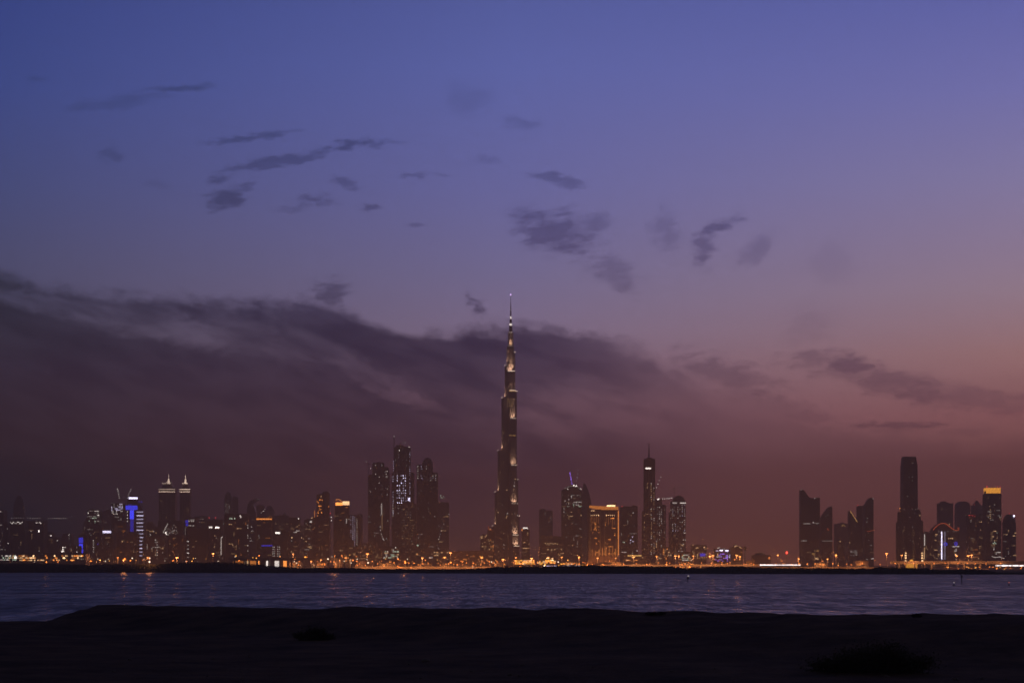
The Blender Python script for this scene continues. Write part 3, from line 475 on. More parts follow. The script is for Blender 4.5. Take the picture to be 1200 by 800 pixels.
b.beacon([(1157.2,569.6),(1171.4,569.4),(1173,570)],'R1',1.2).beacon([(1161,604),(1171.4,603.6),(1166.4,616.2)],'R1',1.1).cols([1160.8],597,607,2.4,.9,'A1',2,2).rand(1157,1173,580,620,30,'AD WD').rand(1161.6,1168.6,622,638,30,'A1 AD GN').rand(1162,1172,640,652,16,'AD A1 W1').line('canopy_light',[(1162,651.4),(1167,652.8),(1171,652.2),(1177,654)],.7,'W1')
b = B('round_tower','dark bullet-shaped tower at the right edge with a white floodlight on top',5950,'dark').shape('rnd',1177,1193,612).shape('dome',1177.6,1192.4,601.6,612.03,part='roof',q=.5); b.beacon([(1183.6,601.2)],'R1',1.2).beacon([(1189.6,604)],'L2',2.6).rand(1178,1192,616,652,26,'AD WD A1')
# ---- lit arcades and sheds at the shore
b = B('arcade','long three-storey arcade glowing orange at the left shore',4300,'low').box(19.5,100,648.6,trim=False); MB().box(wx(18.6,4300),wx(101,4300),4318,4332,wz(648.58,4300),wz(647.6,4300)).build('roof',MAT['roof'],b.root)
for y in (651,653.4,656): b.rand(21,99,y-.1,y,30,'O2 O1 A1 A2 OD',3.2,2.6,1.3)
b = B('arcade','pale lit low block cut by the left edge beside the orange arcade',4350,'low').box(-12,19,650); b.rand(-2,18,651,655.5,30,'W1 A1 WD GN').pts([(18,653),(20,657)],'W2',5,4)
b = B('shed','floodlit yellow shed just right of the giant spire tower\'s foot',4100,'low').box(603,626,655.6); b.rand(604,625.4,656.6,660,44,'Y2 A1 O2 Y2',3.4,2.4)  # yellow windows stand in for the floodlit walls
b = B('shed','floodlit yellow shed with a raised bay, second shed right of the spire tower',4050,'low').box(629,651,656.4).box(639,648,653.4,656.5,part='raised_bay',trim=False); b.rand(630,650.6,657.4,660.6,36,'Y2 A1 O2',3.4,2.4).rand(639.6,647.6,654,656,10,'Y2 A2',3,2.2)  # floodlight on these walls is built as glowing windows
b = B('shed','low shed with a lilac white strip of light along its foot',3700,'low').box(636,684,659.6,trim=False); b.panel('light_strip',640,652,662.4,663.4,'L1').panel('light_strip',660,680,662.3,663.2,'L1').rand(652,683,660.4,662,20,'O1 A1 Y2')

# ---- the giant spire tower: three winged setbacks spiralling up a core
Y = 6000.0; U = Y/F; C0 = Vector((wx(598,Y), Y+40)); mt = MAT['steel']
root = thing('spire_tower','giant needle-topped tower, tallest of all, stepping back with gold-lit terraces','skyscraper',(C0.x,C0.y,GZ))
Z = lambda py: wz(py, Y)
def wing_plan(ang, L, hw):
    d = Vector((math.cos(ang), math.sin(ang))); n = Vector((-d.y, d.x)); ps = []
    ps.append(C0 - n*hw)
    for k in range(9):                                           # rounded nose
        t = -math.pi/2 + math.pi*k/8; ps.append(C0 + d*(L-hw*.5+hw*.5*math.cos(t)) + n*hw*math.sin(t))
    ps.append(C0 + n*hw); return [(p.x,p.y) for p in ps]
def wing(ang, steps, hw):
    m = MB(); d = Vector((math.cos(ang), math.sin(ang))); n = Vector((-d.y, d.x))
    for L, yt, yb in steps:
        m.plan(wing_plan(ang, L*U, hw*U), GZ-.5 if yb is None else Z(yb)-.01, Z(yt))
        for k in range(-3,4):                                    # vertical steel fins
            c = C0 + d*(L*U - hw*U*.5*(1-math.sqrt(1-(k/3.6)**2))) + n*(hw*U*k/3.6)
            m.box(c.x-.35,c.x+.35,c.y-.5,c.y+.5,(GZ if yb is None else Z(yb))+.2,Z(yt)-1)
    o = m.build('wing', mt, root); return o
AA, AB, AC = R(190), R(-68), R(52)
A_STEPS = [(21.5,616,None),(18.5,576,616),(15,527,576),(10.4,465,527),(6.4,427,465)]
B_STEPS = [(20,640,None),(17,627,640),(14.5,590,627),(12,545,590),(9.6,490,545),(7.6,457,490),(6.2,434,457)]
C_STEPS = [(14,604,None),(11.6,561,604),(9,457,561),(5.8,411,457)]
wing(AA, A_STEPS, 3.9); wing(AB, B_STEPS, 4.1); wing(AC, C_STEPS, 4.0)
m = MB()
for r_, yt, yb in ((5.4,434,None),(4.4,404,434),(3.1,388,404)):
    m.rings(C0.x+ (0 if r_ > 3.2 else .4*U), C0.y, [(r_*U, GZ-.5 if yb is None else Z(yb)-.01),(r_*U, Z(yt))], 12)
m.build('core', mt, root)
m = MB(); pr = [(2.0,389),(1.9,380),(1.3,379.6),(1.2,372),(.85,371.6),(.8,362),(.5,361.6),(.42,352),(.26,351.6),(.16,343.6)]
m.rings(C0.x+.5*U, C0.y, [(r_*U, Z(y)) for r_, y in pr], 10); m.build('spire', MAT['metal'], root)
MB().rings(C0.x+.5*U, C0.y, [(.2,Z(344)),(1.2,Z(343.5)),(1.3,Z(343)),(.2,Z(342.5))], 8).build('beacon', emit('tip_beacon',(.75,.45,1),7), root)
for y0, y1, r_, mk in ((363,359.5,.75,'WD'),(371.6,366,1.0,'W1'),(379.6,374.5,1.5,'W1'),(388.6,383,2.1,'TS')):       # glowing rings added for the needle's pale highlights
    MB().rings(C0.x+.5*U, C0.y, [(r_*U,Z(y0)),(r_*U*.82,Z(y0-.55*(y0-y1)))], 10).build('spire_highlight_ring', MAT[mk], root)
def strip(ang, L, hw, y, mk='TS', t=.5):
    """lamps along a terrace edge, and the floodlight that washes the wall above it"""
    d = Vector((math.cos(ang), math.sin(ang))); n = Vector((-d.y, d.x)); c = C0 + d*(L*U); m = MB()
    a, b_ = c - n*hw*U*.9, c + n*hw*U*.9
    m.tube((a.x,a.y,Z(y)+.9),(b_.x,b_.y,Z(y)+.9), t*1.1, n=6); m.build('terrace_light', MAT[mk], root)
def flood(ang, L, hw, y, power, tilt=9):
    d = Vector((math.cos(ang), math.sin(ang))); c = C0 + d*(L*U)
    l = bpy.data.lights.new('terrace_floodlight','AREA'); l.shape = 'RECTANGLE'; l.size = hw*1.7*U; l.size_y = 1.5; l.energy = power; l.color = (1,.6,.4); l.spread = R(75)
    o = bpy.data.objects.new('terrace_floodlight', l); COL.objects.link(o); o.parent = root
    o.location = Vector((c.x,c.y,Z(y)+1.5)) - root.location
    aim = Vector((-d.x*math.sin(R(tilt)), -d.y*math.sin(R(tilt)), math.cos(R(tilt))))
    q = aim.to_track_quat('-Z','Y'); o.rotation_euler = q.to_euler()
    # long side along the wall
    n = Vector((-d.y,d.x,0)); z = -aim; xax = n; yax = z.cross(xax).normalized()
    o.rotation_euler = Matrix((xax,yax,z)).transposed().to_euler()
FP = 10500
for (steps, ang, hw, pw) in ((B_STEPS,AB,4.1,1.0),(A_STEPS,AA,3.9,1.5),(C_STEPS,AC,4.0,.8)):
    for (L, yt, yb), nxt in zip(steps, steps[1:]+[(5.2,None,None)]):
        strip(ang, L-.25, hw, yt-.2, 'TS', .6); flood(ang, max(nxt[0],4.6)+1.3, hw, yt, FP*pw)
flood(R(-90), 5.2, 3.6, 434, FP*.8); flood(R(-90), 4.2, 2.6, 404, FP*.6); strip(R(-90), 4.6, 3.8, 434); strip(R(-90), 3.4, 2.8, 404); strip(R(-75), 2.4, 2.0, 388, 'W1', .4)
def bj_win(px, py, mk, w=2, h=2.4):
    o = put('window', unit(mk,w,h)); o.parent = root; best = None
    X = wx(px,Y) ; hit = Y+40-26*U
    for ang, steps, hw in ((AA,A_STEPS,3.9),(AB,B_STEPS,4.1)):
        for L, yt, yb in steps:
            if yt <= py <= (yb or 999):
                pl = wing_plan(ang, L*U, hw*U)
                for (a,b_),(c,d) in zip(pl, pl[1:]+pl[:1]):
                    if min(a,c) <= X <= max(a,c) and abs(a-c) > 1e-6:
                        yy = b_+(d-b_)*(X-a)/(c-a); best = yy if best is None else min(best,yy)
    if best is None: best = C0.y-5*U
    o.location = Vector((X, best-.6, Z(py))) - root.location
for x,y,mk in ((594,604,'A1'),(594.6,601,'W1'),(593.4,606,'A1'),(600,602,'A1'),(594,573.6,'A1'),(582,597,'AD'),(590.6,638,'W1'),(590.4,642,'WD'),(604.6,638.6,'A2'),(603.4,636,'A1'),(606.6,603.4,'W1'),(602.6,569,'W1'),(603,565,'WD'),(602.2,573,'A1'),(603.6,561,'A1'),(589,505.6,'A1'),(590.2,506.4,'AD'),(592,519,'AD'),(586,553,'AD'),(590,541,'AD')): bj_win(x,y,mk)
for i in range(26): bj_win(random.uniform(579,607), random.uniform(585,650), random.choice(('AD','AD','WD','A1')), 1.6, 2)
for x in (597,598.4,599.8,601.2,602.6,604): bj_win(x,509.6,'G1',3.2,1.3); bj_win(x,457.4,'G1',3.2,1.6)
for i in range(26): bj_win(594.6+1.35*(i%7), 467+2.6*(i//7)+random.uniform(-.3,.3), random.choice(('G1','A1','AD')), 2.2, 1.4)

# ------------------------------------------------------------------ road bridges and light strips at the shore
def bridge(label, Y, x0, x1, yt, yb, n, lit=None, mat='deck'):
    r = thing('road_bridge', label, 'bridge', (wx((x0+x1)/2,Y), Y, GZ))
    X0, X1 = wx(x0,Y), wx(x1,Y); zt, zb = wz(yt,Y), wz(yb,Y)
    m = MB().box(X0,X1,Y-6,Y+6,zb,zt); m.build('deck', MAT[mat], r)
    m = MB().box(X0,X1,Y-6.35,Y-6.003,zt-.6,zt+.9); m.build('parapet', MAT[mat], r); MB().box(X0,X1,Y+6.003,Y+6.35,zt-.6,zt+.9).build('parapet', MAT[mat], r)
    for i in range(n):
        x = X0+(X1-X0)*(i+.5)/n; MB().box(x-1,x+1,Y-4,Y+4,GZ-.5,zb-.003).build('pier', MAT[mat], r)
    return r
bridge('dark flat bridge deck over lit walls below the gridded block', 3300, 268, 416, 654.2, 655.4, 11)
bridge('long low bridge with orange lit sides running off the right edge', 3400, 1044, 1215, 657.6, 660.4, 9)
bridge('long low road embankment bridge glowing red-orange below the domed tower', 3500, 700, 893, 661.6, 663.2, 12)
def light_strip(label, Y, x0, x1, y, h):  # white band of unidentified source, built as glowing segments on a rail
    r = thing('light_strip', label, 'light strip', (wx((x0+x1)/2,Y), Y, GZ)); X0, X1 = wx(x0,Y), wx(x1,Y); z = wz(y,Y); hh = h*Y/F/2
    n = 22
    for i in range(n): a = X0+(X1-X0)*i/n; MB().box(a,a+(X1-X0)/n-.5,Y-.3,Y+.3,z-hh*random.uniform(.6,1),z+hh*random.uniform(.6,1)).build('glow_segment', MAT['LS'], r)
    MB().box(X0,X1,Y-.4,Y+.5,z-hh-.8,z-hh-.003).build('rail', MAT['pole'], r)
    for i in range(n):
        x = X0+(X1-X0)*(i+.5)/n; MB().box(x-.2,x+.2,Y+.302,Y+.6,GZ-.5,z).build('post', MAT['pole'], r)
light_strip('long white strip of light on the shore left of the curved dark towers', 3300, 890.6, 938.4, 661.6, 1.5)
light_strip('long white strip of light at the right shore, cut by the edge', 3300, 1166.5, 1212, 662.3, 1.6)
Yw = 3335.0
r = thing('retaining_wall','pale floodlit wall with glowing coloured panels under the dark bridge deck','wall',(wx(302,Yw),Yw,GZ)); r['kind'] = 'thing'
MB().box(wx(270,Yw),wx(337,Yw),Yw,Yw+1.2,GZ-.5,wz(656.2,Yw)).build('wall',MAT['pale'],r); MB().box(wx(269.6,Yw),wx(337.4,Yw),Yw-.3,Yw+1.5,wz(656.2,Yw)+.003,wz(655.8,Yw)).build('coping',MAT['deck'],r)
for x0,x1,mk in ((273,285,'OD'),(287,291,'A1'),(293,300,'OD'),(301,304,'O1'),(312,316,'W1'),(322,327,'W1'),(332,336,'O1')):
    MB().box(wx(x0,Yw),wx(x1,Yw),Yw-.5,Yw-.003,GZ+.4,wz(656.8,Yw)).build('glow_panel',MAT[mk],r)  # panels glow in place of light falling on the wall

# ------------------------------------------------------------------ lamps
def ball(r, z): return [(r*math.sin(math.pi*i/6)+.02, z-r*.8*math.cos(math.pi*i/6)) for i in range(7)]
def lamp_proto(kind, mk, r):
    pole = MB().tube((0,0,0),(0,0,1),.14,.1,6).mesh('pole', MAT['pole']) if kind == 'street_lamp' else MB().tube((0,0,0),(0,0,1),.5,.3,8).mesh('mast', MAT['pole'])
    if kind == 'street_lamp': head = MB().rings(0,0,ball(r,0),8).mesh('lamp_head', MAT[mk])
    else:
        m = MB()
        for k in range(6):
            a = 2*math.pi*k/6; m.rings(r*1.5*math.cos(a), r*1.5*math.sin(a), ball(r*.8,0), 8)
        m.rings(0,0,[(r*1.9,-.3),(r*1.9,.2)],12); head = m.mesh('lamp_ring', MAT[mk])
    return pole, head
PROTO = {}
def lamp(kind, px, py, mk, label, group, Ymin=2500, Ymax=4600, r=.62, power=0):
    Y = random.uniform(Ymin, Ymax)
    if py > 660: Y = min(Y, (CH-GZ-2.2)*F/(py-660))
    Y = max(Y, 2340); z = wz(py,Y); h = z-GZ
    k = (kind,mk,r)
    if k not in PROTO: PROTO[k] = lamp_proto(kind,mk,r)
    pole, head = PROTO[k]
    o = thing(kind, label, 'street lamp' if kind == 'street_lamp' else 'mast light', (wx(px,Y),Y,GZ), group)
    p = put(pole.name, pole); p.parent = o; p.scale = (1,1,h)
    hd = put(head.name, head); hd.parent = o; hd.location = (0,0,h)
    if power:
        l = bpy.data.lights.new('lamp_light','POINT'); l.energy = power; l.color = (1,.33,.1); l.shadow_soft_size = 3
        lo = bpy.data.objects.new('lamp_light', l); COL.objects.link(lo); lo.parent = o; lo.location = (0,-4,h-1)
for px,py in ((138,653),(173,652.6),(207.4,653),(249.6,648.4),(430.4,648.6),(521,652.6),(528,647.4),(564.6,653),(589.4,655),(604.6,653),(623,654),(642.4,652.6),(658.4,652.4),(678.6,652.4),(742.6,652.4),(769.6,651.4),(791.4,651),(795.6,651),(812.4,651),(832,651.6),(835.4,650.4),(863.2,650.2),(867,651.8),(901.4,653),(911.4,650),(935.6,653.8),(969.8,654.6),(979.6,650),(1039,648.2),(1056.6,650.2),(1121,651),(1134.4,651),(1138.4,650),(495,653.4),(410.4,655.2),(405.4,653.4),(398,655),(376,655.5),(343.4,649),(700.4,653.6),(721.4,653.4),(144.6,656),(117,655.6)):
    lamp('high_mast_light',px,py,'SB','tall mast with a ring of bright orange lamps over the shore road','high mast lights',3600,5000,1.0,7.8e4)
for px in (838,852.4,874.4,883.2,892,900.2,909.2,917.6,927.4,936.4,946,955.2,965,976,992.2,997.6,1010.4,1031.4): lamp('street_lamp',px,random.uniform(659.6,661.2),'SO','orange street lamp along the far shore road','orange street lamps',3392,3406,.9,1.1e4)
LS = 'orange street lamp along the far shore road'
for i in range(15): lamp('street_lamp',706+i*12.6+random.uniform(-3,3),random.uniform(658.6,660.8),'SO',LS,'orange street lamps',3474,3488,.8,1.3e4)
for i in range(24): lamp('street_lamp',418+i*11.6+random.uniform(-3.5,3.5),random.uniform(658.6,662.6),'SO',LS,'orange street lamps',3580,3592,.8,1.1e4)
def long_wall(label, Y, x0, x1, h):  # walls added so the lamps draw a continuous orange band
    r = thing('added_glow_wall',label,'wall',(wx((x0+x1)/2,Y),Y,GZ)); X0, X1 = wx(x0,Y), wx(x1,Y); n = int((X1-X0)/6); r['kind'] = 'thing'
    MB().box(X0,X1,Y,Y+.3,GZ-.5,GZ+h).build('wall',MAT['pale'],r); MB().box(X0-.1,X1+.1,Y-.08,Y+.38,GZ+h+.003,GZ+h+.15).build('coping',MAT['deck'],r)
    m = MB()
    for i in range(n+1): x = X0+(X1-X0-.5)*i/n; m.box(x,x+.5,Y-.18,Y-.003,GZ-.5,GZ+h-.02)
    m.build('buttress',MAT['deck'],r)
long_wall('long wall added to catch orange lamplight left of the spire tower',3600,416,690,4.6)
long_wall('long wall added to catch orange lamplight below the curved dark towers',3420,893,1046,3.6)
def scatter(n, x0, x1, y0, y1, mks):
    for i in range(n):
        mk = random.choice(mks.split()); px, py = random.uniform(x0,x1), random.uniform(y0,y1)
        lab, g = {'SO':(LS,'orange street lamps'),'SW':('white street lamp along the far shore','white street lamps'),'SY':('yellow street lamp along the far shore','yellow street lamps')}[mk]
        lamp('street_lamp', px, py, mk, lab, g, r=random.choice((.55,.8,1.05)), power=2.2e4 if i % 5 == 0 else 0)
scatter(6,2,100,656.5,658.5,'SO SW SY'); scatter(30,102,262,653.5,658,'SO SO SY SW'); scatter(30,268,420,650,658,'SO SO SO SW SY'); scatter(22,336,420,657,663.5,'SO SO SO SW')
scatter(46,415,580,654.5,665.5,'SO SO SO SO SY SW'); scatter(32,575,690,655,664.5,'SO SO SO SY SW'); scatter(12,690,890,655,662.5,'SO SO SO SW'); scatter(12,785,830,661,664.5,'SO SY'); scatter(8,890,1045,656,662,'SO')
for i in range(11): lamp('street_lamp',1046+i*12.4+random.uniform(-3,3),random.uniform(659,660.6),'SO',LS,'orange street lamps',3372,3388,.8,1.1e4)
for i in range(20): lamp('street_lamp',random.uniform(1078,1199),random.uniform(663.6,666.4),random.choice(('SO','SO','SY')),LS,'orange street lamps',2500,3000,.6,0)

rl = random.Random(21)
for px in [285,318,346,372,396,428,452,474,498,524,546,584,666,690,722,764,804,842,880,962,1010]:  # sheds added as faces for the lamps to colour orange
    Yb = rl.uniform(4150,4600); w = rl.uniform(9,19); top = rl.uniform(656.6,661.6)
    r = thing('shed','low shed added to catch the orange lamplight, behind the shore road','shed',(wx(px,Yb),Yb,GZ),'low sheds added to catch lamplight')
    X0, X1, zt = wx(px-w/2,Yb), wx(px+w/2,Yb), wz(top,Yb); d = rl.uniform(18,30)
    MB().box(X0,X1,Yb,Yb+d,GZ-.5,zt).build('wall',MAT[rl.choice(('pale','deck','brown','low','low'))],r)
    xm = (X0+X1)/2; MB().add([(X0-.6,Yb-.6,zt+.003),(X1+.6,Yb-.6,zt+.003),(X1+.6,Yb+d+.6,zt+.003),(X0-.6,Yb+d+.6,zt+.003),(xm,Yb-.6,zt+1.9),(xm,Yb+d+.6,zt+1.9)],[(0,1,4),(2,3,5),(1,2,5,4),(3,0,4,5),(0,3,2,1)]).build('roof',MAT['roof'],r)
    nd = rl.choice((1,2,3))
    for k in range(nd):
        x = X0+(X1-X0)*(k+.5)/nd; MB().box(x-2,x+2,Yb-.12,Yb-.003,GZ,GZ+min(4.2,(zt-GZ)*.6)).build('door',MAT[rl.choice(('roof','metal','OD','AD'))],r)
    for k in range(rl.choice((1,2))):  # lamps added to wash each shed front
        x = X0+(X1-X0)*(.25+.5*k+rl.uniform(-.12,.12)); h = min(8.5,max(4,(zt-GZ)*rl.uniform(.75,1.1)))
        kk = ('street_lamp','SO',.7)
        if kk not in PROTO: PROTO[kk] = lamp_proto(*kk)
        o = thing('street_lamp',LS,'street lamp',(x,Yb-rl.uniform(9,14),GZ),'orange street lamps')
        p = put('pole',PROTO[kk][0]); p.parent = o; p.scale = (1,1,h); hd = put('lamp_head',PROTO[kk][1]); hd.parent = o; hd.location = (0,0,h)
        l = bpy.data.lights.new('lamp_light','POINT'); l.energy = rl.choice((3e3,8e3,1.4e4)); l.color = (1,.3,.07); l.shadow_soft_size = 1
        lo = bpy.data.objects.new('lamp_light',l); COL.objects.link(lo); lo.parent = o; lo.location = (0,0,h-1.2)
# ------------------------------------------------------------------ channel posts
def marker(label, px, py0, py1, mk=None):
    Y = CH*F/(py1-660); r = thing('channel_post', label, 'channel post', (wx(px,Y),Y,-.3)); zt = wz(py0,Y)
    MB().tube((wx(px,Y),Y,-1),(wx(px,Y),Y,zt),.28,.22,8).build('post', MAT['pole'], r); MB().box(wx(px,Y)-.7,wx(px,Y)+.7,Y-.3,Y-.22,zt-1.6,zt-.5).build('board', MAT['pole'], r)
    if mk: MB().rings(wx(px,Y)+.3,Y-.4,ball(.4,zt+.3),8).build('lantern', MAT[mk], r)
marker('channel post with a white lantern standing in the water below the domed tower',806,675,682.4,'WD')
marker('unlit dark channel post standing in the water at the right',1127,673,684)
def buoy(label, px, py, mk):
    Y = CH*F/(py-660); X = wx(px,Y); r = thing('buoy', label, 'buoy', (X,Y,0))
    MB().rings(X,Y,[(.1,-.5),(.9,-.2),(.9,.3),(.3,.5),(.15,1.5)],10).build('float', MAT['metal'], r); MB().rings(X,Y,ball(.26,1.8),8).build('lantern', MAT[mk], r)
buoy('small buoy with a white light on the water at the right',1118,686,'WD'); buoy('small buoy with a red light on the water near the right edge',1182.4,686,'RO')

# ------------------------------------------------------------------ ground, water, shore
def lerp(a, b, t): return a+(b-a)*t
def ss(a, b, x): t = max(0,min(1,(x-a)/(b-a))); return t*t*(3-2*t)
def interp(tab, x):
    if x <= tab[0][0]: return tab[0][1]
    for (a,b),(c,d) in zip(tab,tab[1:]):
        if x <= c: return lerp(b,d,(x-a)/(c-a))
    return tab[-1][1]
FOOT = [(-33,153),(-15,132),(-2,113),(14,100),(24,92),(60,80)]
def crestY(x): return interp([(-60,181),(-39,180),(-10,150),(31,121),(70,110)], x)
def h_near(x, y):
    n1 = noise.noise(Vector((x*.05,y*.05,0))); n2 = noise.noise(Vector((x*.28,y*.28,4))); n3 = noise.noise(Vector((x*1.3,y*1.3,9)))
    z = 6.7 + .28*n1 + .09*n2 + .025*n3
    f, c = interp(FOOT,x), crestY(x)
    end = max(0,min(1,(x+.5*n2+41.2)/2.4))
    top = interp([(-40,1.42),(-20,1.45),(0,1.75),(31,2.05),(60,2.1)],x) + .1*noise.noise(Vector((x*.35,1,2))) + .06*noise.noise(Vector((x*1.4,3,2)))
    z += top*ss(f+n2*1.5, c, y)*end*(1+.06*n2)
    edge = c+3 if x > -39 else lerp(c+3, 176, ss(-39,-42,x))
    return lerp(z, -4, ss(edge, edge+60, y))
def shoreY(x): return interp([(-900,2650),(-300,2500),(0,2330),(400,2200),(700,2090)], x) + 14*noise.noise(Vector((x*.01,0,5)))
def height(x, y):
    if y < 700: return h_near(x, y)
    s = shoreY(x); return lerp(-4, GZ, ss(s-60, s+45, y))
NX = 260; ys = []; y = -30.0
while y < 9100: ys.append(y); y += .7 if 70 < y < 215 else (2 if y < 300 else (12 if y < 2000 else (14 if y < 2800 else 240)))
V, Fc = [], []
for j, y in enumerate(ys):
    W = 46+.5*max(0,y)
    for i in range(NX+1):
        s = i/NX*2-1; x = s*W; V.append((x,y,height(x,y)))
for j in range(len(ys)-1):
    for i in range(NX): a = j*(NX+1)+i; Fc.append((a,a+1,a+NX+2,a+NX+1))
m, t, b = nt('dimmed_sand'); L = t.links.new
tc = N(t,'ShaderNodeNewGeometry'); n1 = N(t,'ShaderNodeTexNoise',i_Scale=.25,i_Detail=8.0,i_Roughness=.65); n2 = N(t,'ShaderNodeTexNoise',i_Scale=3.0,i_Detail=6.0)
L(tc.outputs['Position'],n1.inputs['Vector']); L(tc.outputs['Position'],n2.inputs['Vector'])
cr = N(t,'ShaderNodeValToRGB'); cr.color_ramp.elements[0].position=.3; cr.color_ramp.elements[0].color=(.045,.034,.025,1); cr.color_ramp.elements[1].position=.72; cr.color_ramp.elements[1].color=(.21,.15,.1,1)  # patch contrast widened to suggest shaded relief
L(n1.outputs['Fac'],cr.inputs[0]); 
spz = N(t,'ShaderNodeSeparateXYZ'); L(tc.outputs['Position'],spz.inputs[0]); far = N(t,'ShaderNodeMapRange'); L(spz.outputs[1],far.inputs[0]); far.inputs[1].default_value=2300; far.inputs[2].default_value=2700
mg = N(t,'ShaderNodeMix',data_type='RGBA'); mg.inputs[7].default_value=(.3,.25,.19,1); L(far.outputs[0],mg.inputs[0]); L(cr.outputs[0],mg.inputs[6])  # near sand darkened for dimness, city ground paler to show lamplight
L(mg.outputs[2],b.inputs['Base Color']); b.inputs['Roughness'].default_value=.95; b.inputs['Specular IOR Level'].default_value=.1
bp = N(t,'ShaderNodeBump',i_Strength=.8,i_Distance=.12); L(n2.outputs['Fac'],bp.inputs['Height']); L(bp.outputs[0],b.inputs['Normal'])
g = MB(); g.v, g.f = V, Fc; o = g.build('ground', m, smooth=True); o['kind']='structure'
o['label']='dark sandy ground with a low bank before the water'
# water
m, t, b = nt('creek_water'); L = t.links.new
b.inputs['Base Color'].default_value=(.004,.005,.012,1); b.inputs['Specular IOR Level'].default_value=.3; b.inputs['IOR'].default_value=1.33
tc = N(t,'ShaderNodeNewGeometry'); mp = N(t,'ShaderNodeMapping'); mp.inputs['Scale'].default_value=(.35,1,1); L(tc.outputs['Position'],mp.inputs[0])
w1 = N(t,'ShaderNodeTexNoise',i_Scale=1.0,i_Detail=3.0,i_Roughness=.55); w2 = N(t,'ShaderNodeTexNoise',i_Scale=1.0,i_Detail=3.0)
mp.inputs['Scale'].default_value=(.16,.035,1); mp2 = N(t,'ShaderNodeMapping'); mp2.inputs['Scale'].default_value=(.03,.008,1); mp2.inputs['Rotation'].default_value=(0,0,.2); L(tc.outputs['Position'],mp2.inputs[0])
L(mp.outputs[0],w1.inputs[0]); L(mp2.outputs[0],w2.inputs[0])
mp3 = N(t,'ShaderNodeMapping'); mp3.inputs['Scale'].default_value=(.0012,.012,1); L(tc.outputs['Position'],mp3.inputs[0])
w3 = N(t,'ShaderNodeTexNoise',i_Scale=1.0,i_Detail=4.0); L(mp3.outputs[0],w3.inputs[0])
hh = M2(t,'ADD',M2(t,'MULTIPLY',w1.outputs['Fac'],8.0),M2(t,'MULTIPLY',w2.outputs['Fac'],12.0))
st = N(t,'ShaderNodeMapRange'); L(w3.outputs['Fac'],st.inputs[0]); st.inputs[1].default_value=.35; st.inputs[2].default_value=.65; st.inputs[3].default_value=.35; st.inputs[4].default_value=1.0
bp = N(t,'ShaderNodeBump',i_Distance=1.0); L(st.outputs[0],bp.inputs['Strength']); L(hh,bp.inputs['Height']); L(bp.outputs[0],b.inputs['Normal'])
mpr = N(t,'ShaderNodeMapping'); mpr.inputs['Scale'].default_value=(.5,.06,1); L(tc.outputs['Position'],mpr.inputs[0]); wr = N(t,'ShaderNodeTexNoise',i_Scale=1.0,i_Detail=4.0,i_Roughness=.6); L(mpr.outputs[0],wr.inputs[0])
mpq = N(t,'ShaderNodeMapping'); mpq.inputs['Scale'].default_value=(.11,.022,1); L(tc.outputs['Position'],mpq.inputs[0]); wq = N(t,'ShaderNodeTexNoise',i_Scale=1.0,i_Detail=3.0); L(mpq.outputs[0],wq.inputs[0])
paw = N(t,'ShaderNodeMapRange',interpolation_type='SMOOTHSTEP'); L(M2(t,'ADD',M2(t,'MULTIPLY',wr.outputs['Fac'],.6),M2(t,'MULTIPLY',wq.outputs['Fac'],.4)),paw.inputs[0]); paw.inputs[1].default_value=.4; paw.inputs[2].default_value=.6; paw.inputs[3].default_value=.24; paw.inputs[4].default_value=.46
L(M2(t,'ADD',paw.outputs[0],M2(t,'MULTIPLY',M2(t,'SUBTRACT',w3.outputs['Fac'],.5),.35)),b.inputs['Roughness'])
o = MB().add([(-1500,100,0),(1500,100,0),(1500,2750,0),(-1500,2750,0)],[(0,1,2,3)]).build('water', m); o['kind']='structure'; o['label']='dark indigo creek water between the sand bank and the city'
# road along the shore
m = plain('asphalt',(.05,.05,.052),.9)
o = MB(); n = 60
for i in range(n):
    x0, x1 = -1500+3000*i/n, -1500+3000*(i+1)/n; o.add([(x0,3290,GZ+.02),(x1,3290,GZ+.02),(x1,3304,GZ+.02),(x0,3304,GZ+.02)],[(0,1,2,3)])
o = o.build('road', m); o['kind']='structure'; o['label']='asphalt shore road under the lamps'

# mangrove belt along the far shore
def leafmat(name, a, b_):
    m, t, b = nt(name); L = t.links.new; oi = N(t,'ShaderNodeNewGeometry'); cr = N(t,'ShaderNodeMix',data_type='RGBA'); cr.inputs[6].default_value=a+(1,); cr.inputs[7].default_value=b_+(1,)
    nz = N(t,'ShaderNodeTexNoise',i_Scale=.5,i_Detail=3.0); L(oi.outputs['Position'],nz.inputs[0])
    L(nz.outputs['Fac'],cr.inputs[0]); L(cr.outputs[2],b.inputs['Base Color']); b.inputs['Roughness'].default_value=.8; return m
LEAF = leafmat('mangrove_leaves',(.02,.026,.014),(.06,.07,.035)); SCRUB = leafmat('scrub_leaves',(.03,.034,.02),(.07,.07,.04)); BARK = plain('bark',(.09,.07,.05),.9)
TOP = [(0,660),(60,660),(105,661.5),(120,660),(150,660.2),(175,661.2),(200,659),(265,658.4),(285,659.6),(330,663.6),(352,665.2),(400,664.6),(440,666.4),(540,666.4),(570,665.4),(580,663.4),(640,663),(690,661.6),(740,663),(788,663.4),(795,665),(826,665.4),(834,663.4),(868,663),(880,664.2),(940,665.2),(1020,665.6),(1032,664),(1052,664.6),(1085,665.6),(1105,667.4),(1122,667),(1140,666.4),(1158,668),(1172,671.4),(1185,672.6),(1200,672)]
